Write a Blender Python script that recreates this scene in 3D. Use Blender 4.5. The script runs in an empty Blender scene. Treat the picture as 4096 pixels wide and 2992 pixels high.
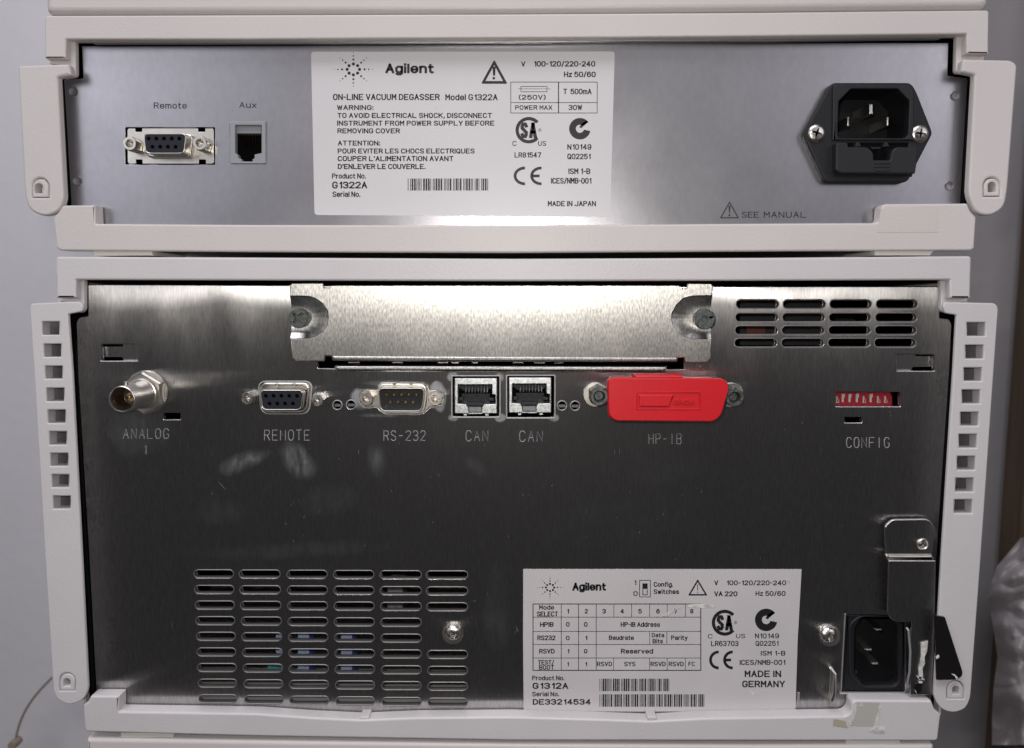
import bpy, bmesh, math, random
from mathutils import Vector, Matrix, Euler
random.seed(7)
S = bpy.context.scene
COL = S.collection
rad = math.radians

# ------------------------------------------------------------------ camera
FPX = 3187.0                       # focal length in photo pixels (4096 wide)
CAM = Vector((0.0047, -0.300, 0.0))
ROT = Euler((rad(90) - math.atan(FPX / 28380), 0, 0.0173), 'XYZ')
cd = bpy.data.cameras.new('camera'); cam = bpy.data.objects.new('camera', cd); COL.objects.link(cam)
cam.location = CAM; cam.rotation_euler = ROT
cd.sensor_width = 36; cd.lens = 36 * FPX / 4096
cd.clip_start = 0.01; cd.clip_end = 20
cd.dof.use_dof = True; cd.dof.focus_distance = 0.305; cd.dof.aperture_fstop = 22
S.camera = cam
RM = ROT.to_matrix()

# ------------------------------------------------------------------ world and lamps
w = bpy.data.worlds.new('World'); S.world = w; w.use_nodes = True
w.node_tree.nodes['Background'].inputs[0].default_value = (1.0, 0.96, 0.97, 1)
w.node_tree.nodes['Background'].inputs[1].default_value = 0.034

def lamp(name, kind, loc, power, color, size=None, target=(0, 0, 0)):
    l = bpy.data.lights.new(name, kind); l.energy = power; l.color = color
    o = bpy.data.objects.new(name, l); COL.objects.link(o); o.location = loc
    if kind == 'AREA':
        l.shape = 'RECTANGLE'; l.size, l.size_y = size
        o.rotation_euler = (Vector(target) - Vector(loc)).to_track_quat('-Z', 'Y').to_euler()
    else:
        l.shadow_soft_size = size
    return o
lamp('camera_flash', 'POINT', (CAM.x - 0.010, CAM.y, CAM.z + 0.015), 1.5, (1.0, 0.95, 0.88), 0.004)
lamp('ceiling_light', 'AREA', (-0.25, -0.80, 1.30), 16, (0.96, 0.95, 1.0), (1.3, 0.6))
lamp('panel_fill_left', 'AREA', (-0.85, -0.85, 0.30), 1.6, (0.90, 0.91, 1.0), (0.75, 0.5))  # unseen area lamp placed for the bright left reflection in the upper panel
lamp('panel_fill_right', 'AREA', (0.95, -0.95, 0.40), 2.0, (0.94, 0.91, 1.0), (0.75, 0.55))  # its unseen counterpart, placed for the panel's bright right end
lamp('panel_fill_centre', 'AREA', (0, -1.5, 0.56), 2.6, (0.98, 0.95, 0.97), (3.0, 0.72))  # added broad glow, stands in for a pale room wall mirrored in the panel
S.view_settings.view_transform = 'Standard'; S.view_settings.look = 'None'
S.view_settings.exposure = 0; S.view_settings.gamma = 1

# ------------------------------------------------------------------ pixel of the photo -> point of a plane
def at(u, v, Y):
    d = RM @ Vector(((u - 2048) / FPX, -(v - 1496) / FPX, -1))
    t = (Y - CAM.y) / d.y
    p = CAM + d * t
    return Vector((p.x, Y, p.z))
K = 0.45270
def T(c, r, *pts):                 # points read off an enlarged tile of the photo
    return [(1024 * c + x * K, 748 * r + y * K) for x, y in pts]
def t1(c, r, x, y): return (1024 * c + x * K, 748 * r + y * K)
PX = 0.300 / FPX                   # metres per photo pixel on the front plane
MM = 0.001

# ------------------------------------------------------------------ 2-D outlines in photo pixels
def rnd(pts, r, n=5):
    rs = r if isinstance(r, (list, tuple)) else [r] * len(pts)
    out = []; N = len(pts)
    for i in range(N):
        p = Vector(pts[i]); a = Vector(pts[i - 1]); b = Vector(pts[(i + 1) % N]); q = rs[i]
        la = (a - p).length; lb = (b - p).length
        if q <= 0 or la < 1e-6 or lb < 1e-6: out.append(tuple(p)); continue
        q = min(q, la * .49, lb * .49)
        s = p + (a - p).normalized() * q; e = p + (b - p).normalized() * q
        for k in range(n + 1):
            t = k / n
            out.append(tuple(s * (1 - t) ** 2 + p * 2 * t * (1 - t) * 1.0 + e * t * t) if False else
                       tuple(s * (1 - t) ** 2 + p * (2 * t * (1 - t)) + e * t * t))
    return out
def rect(u0, v0, u1, v1, r=0, n=5): return rnd([(u0, v0), (u1, v0), (u1, v1), (u0, v1)], r, n)
def circ(u, v, r, n=28, a0=0, ry=None):
    ry = ry or r
    return [(u + r * math.cos(a0 + 2 * math.pi * k / n), v + ry * math.sin(a0 + 2 * math.pi * k / n)) for k in range(n)]
def stadium(u0, v0, u1, v1, n=8):
    r = (v1 - v0) / 2; c = (v0 + v1) / 2; o = []
    for k in range(n + 1):
        a = -math.pi / 2 + math.pi * k / n; o.append((u1 - r + r * math.cos(a), c + r * math.sin(a)))
    for k in range(n + 1):
        a = math.pi / 2 + math.pi * k / n; o.append((u0 + r + r * math.cos(a), c + r * math.sin(a)))
    return o
def dshape(u, v, wt, wb, h, r): return rnd([(u - wt / 2, v - h / 2), (u + wt / 2, v - h / 2), (u + wb / 2, v + h / 2), (u - wb / 2, v + h / 2)], r, 6)
def area(p): return sum(p[i - 1][0] * p[i][1] - p[i][0] * p[i - 1][1] for i in range(len(p))) / 2

# ------------------------------------------------------------------ objects
WORLD = {}                         # world position of every object (nothing is rotated)
def link(name, me, mat, parent=None, label=None, smooth=True, ang=35, cap=False):
    if mat:
        me.materials.clear(); me.materials.append(mat)
    co = [v.co for v in me.vertices]
    lo = Vector((min(c.x for c in co), min(c.y for c in co), min(c.z for c in co)))
    hi = Vector((max(c.x for c in co), max(c.y for c in co), max(c.z for c in co)))
    c = (lo + hi) / 2
    me.transform(Matrix.Translation(-c)); me.update()
    if smooth:
        me.shade_smooth(); me.set_sharp_from_angle(angle=rad(ang))
        if cap:                      # flat front and back faces stay truly flat beside their rounded edges
            fl = {}
            for p in me.polygons:
                c_ = abs(p.normal.y) > .9999
                for k in p.edge_keys: fl.setdefault(k, []).append(c_)
            at_ = me.attributes.get('sharp_edge') or me.attributes.new('sharp_edge', 'BOOLEAN', 'EDGE')
            for e in me.edges:
                q = fl.get(tuple(sorted(e.vertices)), ())
                if any(q) and not all(q): at_.data[e.index].value = True
    me.name = name
    o = bpy.data.objects.new(name, me); COL.objects.link(o)
    WORLD[o] = c
    if parent: o.parent = parent; o.location = c - WORLD[parent]
    else: o.location = c
    if label: o['label'] = label
    return o
def thing(name, label, cat, p, group=None):
    o = bpy.data.objects.new(name, None); COL.objects.link(o); o.location = p; WORLD[o] = Vector(p)
    o.empty_display_size = .01
    o['label'] = label; o['category'] = cat
    if group: o['group'] = group
    return o
def tag(o, label, cat, group=None):
    o['label'] = label; o['category'] = cat
    if group: o['group'] = group
    return o
def plate_mesh(loops, Y, d, bev=0.0, bres=2):
    """flat plate: outline and holes in photo pixels on plane Y, thickness d metres backwards, edge radius bev metres"""
    cu = bpy.data.curves.new('tmp', 'CURVE'); cu.dimensions = '2D'; cu.fill_mode = 'BOTH'
    b = bev * 1000; D = d * 1000
    cu.extrude = max(D / 2 - b, 0); cu.bevel_depth = b; cu.bevel_resolution = bres; cu.offset = -b
    for i, L in enumerate(loops):
        q = []
        for (u, v) in L:
            p = at(u, v, Y); p = (p.x * 1000, p.z * 1000)
            if q and (abs(q[-1][0] - p[0]) + abs(q[-1][1] - p[1])) < 1e-4: continue
            q.append(p)
        a = area(q)
        if (i == 0) == (a < 0): q.reverse()
        sp = cu.splines.new('POLY'); sp.points.add(len(q) - 1)
        for k, p in enumerate(q): sp.points[k].co = (p[0], p[1], 0, 1)
        sp.use_cyclic_u = True
    ob = bpy.data.objects.new('tmp', cu)
    me = bpy.data.meshes.new_from_object(ob)
    bpy.data.objects.remove(ob); bpy.data.curves.remove(cu)
    yc = Y + d / 2
    for v in me.vertices:
        x, y, z = v.co; v.co = (x / 1000, yc - z / 1000, y / 1000)
    bm = bmesh.new(); bm.from_mesh(me)
    bmesh.ops.remove_doubles(bm, verts=bm.verts, dist=2e-7)
    bmesh.ops.recalc_face_normals(bm, faces=bm.faces)
    bm.to_mesh(me); bm.free()
    return me
def plate(name, mat, parent, loops, Y, d, bev=0.0, label=None, ang=35, bres=2):
    if not isinstance(loops[0][0], (list, tuple)): loops = [loops]
    return link(name, plate_mesh(loops, Y, d, bev, bres), mat, parent, label, ang=ang, cap=True)
def box(name, mat, parent, u0, v0, u1, v1, Y, d, bev=0.0, label=None):
    return plate(name, mat, parent, [rect(u0, v0, u1, v1)], Y, d, bev, label)
def merge(meshes):
    bm = bmesh.new()
    for m in meshes: bm.from_mesh(m); bpy.data.meshes.remove(m)
    me = bpy.data.meshes.new('m'); bm.to_mesh(me); bm.free(); return me
def lathe_mesh(c, prof, n=36, a0=0.0, knurl=0.0, sq=1.0):
    bm = bmesh.new(); rings = []
    for (r, y) in prof:
        if r <= 1e-7: rings.append([bm.verts.new((c.x, y, c.z))]); continue
        ring = []
        for k in range(n):
            a = a0 + 2 * math.pi * k / n
            rr = r * (1 - (knurl if k % 2 else 0))
            ring.append(bm.verts.new((c.x + rr * math.cos(a), y, c.z + rr * math.sin(a) * sq)))
        rings.append(ring)
    for A, B in zip(rings, rings[1:]):
        for k in range(n):
            k2 = (k + 1) % n
            if len(A) == 1 and len(B) == 1: continue
            if len(A) == 1: bm.faces.new((A[0], B[k], B[k2]))
            elif len(B) == 1: bm.faces.new((A[k], B[0], A[k2]))
            else: bm.faces.new((A[k], B[k], B[k2], A[k2]))
    bmesh.ops.recalc_face_normals(bm, faces=bm.faces)
    me = bpy.data.meshes.new('m'); bm.to_mesh(me); bm.free(); return me
def lathe(name, mat, parent, u, v, Yr, prof, n=36, a0=0.0, knurl=0.0, label=None, ang=35):
    """turned part about an axis along Y through pixel (u, v) of plane Yr; profile in millimetres"""
    c = at(u, v, Yr)
    return link(name, lathe_mesh(c, [(r * MM, y * MM) for r, y in prof], n, a0, knurl), mat, parent, label, ang=ang)
def wbox_mesh(x0, y0, z0, x1, y1, z1):
    bm = bmesh.new(); bmesh.ops.create_cube(bm, size=1)
    for v in bm.verts:
        v.co = ((x0 + x1) / 2 + v.co.x * (x1 - x0), (y0 + y1) / 2 + v.co.y * (y1 - y0), (z0 + z1) / 2 + v.co.z * (z1 - z0))
    me = bpy.data.meshes.new('m'); bm.to_mesh(me); bm.free(); return me
def tube_mesh(pts, r, n=10, closed=False):
    bm = bmesh.new(); rings = []; N = len(pts)
    for i, p in enumerate(pts):
        a = pts[i - 1] if (i > 0 or closed) else p
        b = pts[(i + 1) % N] if (i < N - 1 or closed) else p
        t = (Vector(b) - Vector(a)).normalized()
        up = Vector((0, 1, 0)) if abs(t.y) < .9 else Vector((1, 0, 0))
        x = t.cross(up).normalized(); y = t.cross(x).normalized()
        rings.append([bm.verts.new(Vector(p) + (x * math.cos(2 * math.pi * k / n) + y * math.sin(2 * math.pi * k / n)) * r) for k in range(n)])
    prs = list(zip(rings, rings[1:])) + ([(rings[-1], rings[0])] if closed else [])
    for A, B in prs:
        for k in range(n): bm.faces.new((A[k], A[(k + 1) % n], B[(k + 1) % n], B[k]))
    if not closed: bm.faces.new(rings[0]); bm.faces.new(rings[-1])
    bmesh.ops.recalc_face_normals(bm, faces=bm.faces)
    me = bpy.data.meshes.new('m'); bm.to_mesh(me); bm.free(); return me

# ------------------------------------------------------------------ flat print (lettering, lines, marks)
def font_probe(s, off):
    cu = bpy.data.curves.new('f', 'FONT'); cu.body = s; cu.size = 1; cu.offset = off; cu.resolution_u = 3; cu.fill_mode = 'FRONT'
    ob = bpy.data.objects.new('f', cu); me = bpy.data.meshes.new_from_object(ob)
    bpy.data.objects.remove(ob); bpy.data.curves.remove(cu)
    vs = [tuple(v.co) for v in me.vertices]; fs = [tuple(p.vertices) for p in me.polygons]
    bpy.data.meshes.remove(me); return vs, fs
_v, _ = font_probe('H', 0.0); CAP = max(p[1] for p in _v)
G = {'A': [[(0, 0), (2, 6), (4, 0)], [(.8, 2.2), (3.2, 2.2)]], 'N': [[(0, 0), (0, 6), (4, 0), (4, 6)]], 'L': [[(0, 6), (0, 0), (4, 0)]], 'O': [[(0, 1.4), (0, 4.6), (1, 6), (3, 6), (4, 4.6), (4, 1.4), (3, 0), (1, 0), (0, 1.4)]],
     'G': [[(4, 4.8), (3, 6), (1, 6), (0, 4.6), (0, 1.4), (1, 0), (3, 0), (4, 1.2), (4, 2.7), (2.6, 2.7)]], 'R': [[(0, 0), (0, 6), (3, 6), (4, 5), (4, 4), (3, 3), (0, 3)], [(2.2, 3), (4, 0)]], 'E': [[(4, 0), (0, 0), (0, 6), (4, 6)], [(0, 3), (3.2, 3)]],
     'M': [[(0, 0), (0, 6), (2, 2.6), (4, 6), (4, 0)]], 'T': [[(0, 6), (4, 6)], [(2, 6), (2, 0)]], 'S': [[(4, 5), (3, 6), (1, 6), (0, 5), (0, 4), (4, 2), (4, 1), (3, 0), (1, 0), (0, 1)]], '-': [[(.4, 3), (3.6, 3)]],
     '2': [[(0, 4.8), (1, 6), (3, 6), (4, 4.8), (4, 4), (0, 0), (4, 0)]], '3': [[(0, 5), (1, 6), (3, 6), (4, 5), (4, 4), (3, 3.1), (1.6, 3.1)], [(3, 3.1), (4, 2.1), (4, 1), (3, 0), (1, 0), (0, 1)]], 'C': [[(4, 4.8), (3, 6), (1, 6), (0, 4.6), (0, 1.4), (1, 0), (3, 0), (4, 1.2)]],
     'H': [[(0, 0), (0, 6)], [(4, 0), (4, 6)], [(0, 3), (4, 3)]], 'P': [[(0, 0), (0, 6), (3, 6), (4, 5), (4, 4), (3, 3), (0, 3)]], 'I': [[(0, 0), (0, 6)]], 'B': [[(0, 0), (0, 6), (3, 6), (4, 5), (4, 4), (3, 3.1), (0, 3.1)], [(3, 3.1), (4, 2.1), (4, 1), (3, 0), (0, 0)]],
     'F': [[(0, 0), (0, 6), (4, 6)], [(0, 3), (3.2, 3)]], '1': [[(1, 4.6), (2.2, 6), (2.2, 0)]]}
G.update({'D': [[(0, 0), (0, 6), (2.4, 6), (4, 4.4), (4, 1.6), (2.4, 0), (0, 0)]], 'J': [[(4, 6), (4, 1.3), (3, 0), (1, 0), (0, 1.3)]], 'K': [[(0, 0), (0, 6)], [(4, 6), (0, 2.4)], [(1.4, 3.6), (4, 0)]],
    'Q': [[(0, 1.4), (0, 4.6), (1, 6), (3, 6), (4, 4.6), (4, 1.4), (3, 0), (1, 0), (0, 1.4)], [(2.4, 1.6), (4.2, -.3)]], 'U': [[(0, 6), (0, 1.4), (1, 0), (3, 0), (4, 1.4), (4, 6)]], 'V': [[(0, 6), (2, 0), (4, 6)]],
    'W': [[(0, 6), (1.1, 0), (2.4, 5.2), (3.7, 0), (4.8, 6)]], 'X': [[(0, 0), (4, 6)], [(0, 6), (4, 0)]], 'Y': [[(0, 6), (2, 2.8), (4, 6)], [(2, 2.8), (2, 0)]],
    '0': [[(0, 1.4), (0, 4.6), (1, 6), (3, 6), (4, 4.6), (4, 1.4), (3, 0), (1, 0), (0, 1.4)]], '4': [[(3, 0), (3, 6), (0, 1.7), (4.2, 1.7)]], '5': [[(3.8, 6), (.4, 6), (.2, 3.2), (1.2, 3.9), (3, 3.8), (4, 2.7), (4, 1.2), (3, 0), (1, 0), (0, 1)]],
    '6': [[(3.8, 5), (3, 6), (1, 6), (0, 4.6), (0, 1.3), (1, 0), (3, 0), (4, 1.2), (4, 2.6), (3, 3.6), (1.2, 3.6), (0, 2.6)]], '7': [[(0, 6), (4, 6), (1.5, 0)]],
    '8': [[(1, 3.2), (0, 4.2), (0, 5), (1, 6), (3, 6), (4, 5), (4, 4.2), (3, 3.2), (1, 3.2), (0, 2.1), (0, 1), (1, 0), (3, 0), (4, 1), (4, 2.1), (3, 3.2)]], '9': [[(.2, 1), (1, 0), (3, 0), (4, 1.4), (4, 4.7), (3, 6), (1, 6), (0, 4.8), (0, 3.4), (1, 2.4), (2.8, 2.4), (4, 3.4)]],
    'a': [[(.2, 3.6), (1, 4.4), (2.6, 4.4), (3.4, 3.6), (3.4, 0)], [(3.4, 2.6), (1, 2.4), (0, 1.6), (0, .8), (1, 0), (2.4, 0), (3.4, .9)]], 'c': [[(3.3, 3.3), (2.5, 4.4), (1, 4.4), (0, 3.3), (0, 1.1), (1, 0), (2.5, 0), (3.3, 1.1)]],
    'd': [[(3.4, 6), (3.4, 0)], [(3.4, 1.1), (2.4, 0), (1, 0), (0, 1.1), (0, 3.3), (1, 4.4), (2.4, 4.4), (3.4, 3.3)]], 'e': [[(.1, 2.2), (3.4, 2.2), (3.4, 3.3), (2.5, 4.4), (1, 4.4), (0, 3.3), (0, 1.1), (1, 0), (2.4, 0), (3.3, .9)]],
    'f': [[(2.3, 6), (1.4, 6), (.8, 5.4), (.8, 0)], [(0, 4.2), (2.2, 4.2)]], 'g': [[(3.4, 4.4), (3.4, -.8), (2.5, -1.7), (1, -1.7), (.1, -1.1)], [(3.4, 1.1), (2.4, 0), (1, 0), (0, 1.1), (0, 3.3), (1, 4.4), (2.4, 4.4), (3.4, 3.3)]],
    'h': [[(0, 6), (0, 0)], [(0, 3.3), (1.2, 4.4), (2.4, 4.4), (3.3, 3.5), (3.3, 0)]], 'i': [[(0, 4.0), (0, 0)], [(0, 5.9), (0, 6.3)]], 'l': [[(0, 6), (0, 0)]], 'm': [[(0, 4.4), (0, 0)], [(0, 3.5), (1, 4.4), (1.8, 4.4), (2.5, 3.6), (2.5, 0)], [(2.5, 3.5), (3.5, 4.4), (4.3, 4.4), (5, 3.6), (5, 0)]],
    'n': [[(0, 4.4), (0, 0)], [(0, 3.3), (1.2, 4.4), (2.4, 4.4), (3.3, 3.5), (3.3, 0)]], 'o': [[(0, 1.1), (0, 3.3), (1, 4.4), (2.4, 4.4), (3.4, 3.3), (3.4, 1.1), (2.4, 0), (1, 0), (0, 1.1)]], 'r': [[(0, 4.4), (0, 0)], [(0, 3.2), (1, 4.4), (2.1, 4.3)]],
    's': [[(3.1, 3.5), (2.3, 4.4), (.9, 4.4), (0, 3.6), (.3, 2.7), (2.9, 1.8), (3.2, .9), (2.3, 0), (.8, 0), (0, .9)]], 't': [[(.8, 5.7), (.8, .9), (1.4, 0), (2.3, 0)], [(0, 4.2), (2.2, 4.2)]], 'u': [[(0, 4.4), (0, 1), (1, 0), (2.1, 0), (3.3, 1.1)], [(3.3, 4.4), (3.3, 0)]],
    'v': [[(0, 4.4), (1.6, 0), (3.2, 4.4)]], 'w': [[(0, 4.4), (1, 0), (2.1, 4), (3.2, 0), (4.2, 4.4)]], 'y': [[(0, 4.4), (1.7, .3)], [(3.4, 4.4), (1.4, -1.2), (.3, -1.6)]], 'x': [[(0, 0), (3.2, 4.4)], [(0, 4.4), (3.2, 0)]], 'z': [[(0, 4.4), (3, 4.4), (0, 0), (3.1, 0)]],
    '.': [[(0, 0), (0, .5)]], ',': [[(.4, .4), (0, -.9)]], ':': [[(0, 0), (0, .5)], [(0, 3.6), (0, 4.1)]], '/': [[(0, -.6), (2.4, 6.4)]], "'": [[(0, 6), (0, 4.6)]], '(': [[(1.2, 6.6), (0, 4.8), (0, 1), (1.2, -.8)]], ')': [[(0, 6.6), (1.2, 4.8), (1.2, 1), (0, -.8)]],
    '-': [[(0, 2.8), (1.9, 2.8)]]})
GS = dict(G); GS['I'] = [[(2, 0), (2, 6)]]; GS['-'] = [[(.4, 3), (3.6, 3)]]; GS['A'] = [[(0, 0), (2, 6), (4, 0)], [(.8, 2.2), (3.2, 2.2)]]
class Print:
    def __init__(s, Y): s.Y = Y; s.v = []; s.f = []
    def add(s, pts, faces):
        n = len(s.v); s.v += [at(u, v, s.Y) for u, v in pts]; s.f += [tuple(i + n for i in f) for f in faces]
    def text(s, t, u0, u1, vt, vb, bold=0.0, slope=0.0):
        vs, fs = font_probe(t, bold)
        x0 = min(p[0] for p in vs); x1 = max(p[0] for p in vs)
        sx = (u1 - u0) / (x1 - x0); sy = (vb - vt) / CAP
        s.add([(u0 + (p[0] - x0) * sx, vb - p[1] * sy + slope * (p[0] - x0) * sx) for p in vs], fs)
    def word(s, t, u0, u1, vt, vb, k=.15, gap=2.0):
        # condensed sans serif drawn from strokes of even weight; k = stroke weight / cap height
        x = 0; st = []
        for ch in t:
            if ch == ' ': x += 2.2; continue
            w_ = max(p[0] for l in G[ch] for p in l)
            for l in G[ch]: st.append([(x + a, b) for a, b in l])
            x += w_ + gap
        x -= gap; h = (vb - vt) / 6; wv = (vb - vt) * k; wh = wv * .85
        kx = (u1 - u0 - wv) / max(x, .01)
        if x < .5: kx = 1
        parts = []
        for l in st:
            cur = [l[0]]
            for i in range(1, len(l)):
                cur.append(l[i])
                if i < len(l) - 1:
                    d1 = (l[i][0] - l[i - 1][0], l[i][1] - l[i - 1][1]); d2 = (l[i + 1][0] - l[i][0], l[i + 1][1] - l[i][1])
                    if d1[0] * d2[0] + d1[1] * d2[1] < .25 * math.hypot(*d1) * math.hypot(*d2): parts.append(cur); cur = [l[i]]
            parts.append(cur)
        for l in parts:
            P_ = [(u0 + wv / 2 + a * kx, vb - wh / 2 - b * (vb - vt - wh) / 6) for a, b in l]
            n = len(P_); L_, R_ = [], []; closed = P_[0] == P_[-1] and n > 3
            for i in range(n):
                p = P_[i]; a = P_[i - 1] if i > 0 else (P_[-2] if closed else p); b = P_[i + 1] if i < n - 1 else (P_[1] if closed else p)
                d1 = (p[0] - a[0], p[1] - a[1]); d2 = (b[0] - p[0], b[1] - p[1])
                l1 = math.hypot(*d1) or 0; l2 = math.hypot(*d2) or 0
                n1 = (-d1[1] / l1, d1[0] / l1) if l1 else None; n2 = (-d2[1] / l2, d2[0] / l2) if l2 else None
                n1 = n1 or n2; n2 = n2 or n1
                m = (n1[0] + n2[0], n1[1] + n2[1]); q = max(m[0] ** 2 + m[1] ** 2, .8); m = (2 * m[0] / q, 2 * m[1] / q)
                ex = (0, 0)
                if not closed and i == 0: ex = (-d2[0] / l2 * wv * .4, -d2[1] / l2 * wv * .4)
                if not closed and i == n - 1: ex = (d1[0] / l1 * wv * .4, d1[1] / l1 * wv * .4)
                L_.append((p[0] + ex[0] + m[0] * wv / 2, p[1] + ex[1] + m[1] * wh / 2)); R_.append((p[0] + ex[0] - m[0] * wv / 2, p[1] + ex[1] - m[1] * wh / 2))
            s.ring(L_, R_, False)
    def rect(s, u0, v0, u1, v1): s.add([(u0, v0), (u1, v0), (u1, v1), (u0, v1)], [(0, 1, 2, 3)])
    def frame(s, u0, v0, u1, v1, w):
        s.rect(u0, v0, u1, v0 + w); s.rect(u0, v1 - w, u1, v1); s.rect(u0, v0 + w, u0 + w, v1 - w); s.rect(u1 - w, v0 + w, u1, v1 - w)
    def poly(s, pts): s.add(pts, [tuple(range(len(pts)))])
    def dot(s, u, v, r, ry=None, n=14): s.poly(circ(u, v, r, n, ry=ry))
    def ring(s, outer, inner, closed=True):
        n = len(outer); m = n if closed else n - 1
        s.add(list(outer) + list(inner), [(k, (k + 1) % n, n + (k + 1) % n, n + k) for k in range(m)])
    def arc(s, u, v, rx, ry, w, a0, a1, n=28):
        A = [math.radians(a0 + (a1 - a0) * k / n) for k in range(n + 1)]
        s.ring([(u + rx * math.cos(a), v - ry * math.sin(a)) for a in A], [(u + (rx - w) * math.cos(a), v - (ry - w) * math.sin(a)) for a in A], False)
    def tri(s, u, vt, vb, hw, w):
        o = rnd([(u, vt), (u + hw, vb), (u - hw, vb)], w * .7, 3)
        cu, cv = u, vt + (vb - vt) * .66; k = 1 - w / ((vb - vt) * .34)
        i = [(cu + (x - cu) * k, cv + (y - cv) * k) for x, y in rnd([(u, vt), (u + hw, vb), (u - hw, vb)], w * .3, 3)]
        s.ring(o, i)
    def bars(s, data, u0, u1, v0, v1):
        C = {'0': 'nnnwwnwnn', '1': 'wnnwnnnnw', '2': 'nnwwnnnnw', '3': 'wnwwnnnnn', '4': 'nnnwwnnnw', '5': 'wnnwwnnnn', 'A': 'wnnnnwnnw',
             'D': 'nnnnwwnnw', 'E': 'wnnnwwnnn', 'G': 'nnnnnwwnw', '*': 'nwnnwnwnn'}
        seq = []
        for ch in '*' + data + '*':
            for i, c in enumerate(C[ch]): seq.append((i % 2 == 0, 2.4 if c == 'w' else 1))
            seq.append((False, 1))
        k = (u1 - u0) / sum(x[1] for x in seq); x = u0
        for bar, wd in seq:
            if bar: s.rect(x, v0, x + wd * k, v1)
            x += wd * k
    def burst(s, u, v, k):
        for d in range(8):
            a = d * math.pi / 4
            for rr, r in ((55, 14.5), (100, 9.5), (137, 6.5), (170, 4)):
                q = rr * k * (0.97 if d % 2 else 1)
                s.dot(u + q * math.cos(a), v + q * math.sin(a) * .87, r * k, n=8)
    def csa(s, u, v, R):
        s.arc(u, v, R, R, R * .25, 42, 318)
        s.word('S', u - R * .62, u - R * .06, v - R * .58, v + R * .60, .22)
        s.word('A', u + R * .02, u + R * .62, v - R * .58, v + R * .60, .22)
        s.text('®', u + R * .72, u + R * .95, v - R * .12, v + R * .12)
    def tick(s, u, v, R):
        s.arc(u, v, R, R, R * .62, 38, 322 + 25)
        s.poly([(u - R * .05, v - R * .15), (u + R * .12, v - R * .05), (u + R * .75, v - R * .62), (u + R * .62, v - R * .78), (u + R * .1, v - R * .42)])
    def ce(s, u0, u1, v0, v1):
        h = (v1 - v0) / 2; w = (u1 - u0) * .40; c = (v0 + v1) / 2; t = h * .30
        s.arc(u0 + w, c, w, h, t, 88, 272); s.arc(u1, c, w, h, t, 88, 272)
        s.rect(u1 - w + t * .8, c - t / 2, u1 - w * .15, c + t / 2)
    def build(s, name, mat, parent):
        me = bpy.data.meshes.new(name); me.from_pydata([tuple(p) for p in s.v], [], s.f); me.update()
        bm = bmesh.new(); bm.from_mesh(me)
        for f in bm.faces:
            f.normal_update()
            if f.normal.y > 0: f.normal_flip()
        bm.to_mesh(me); bm.free()
        o = link(name, me, mat, parent, smooth=False); o['kind'] = 'stuff'
        return o

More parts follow.
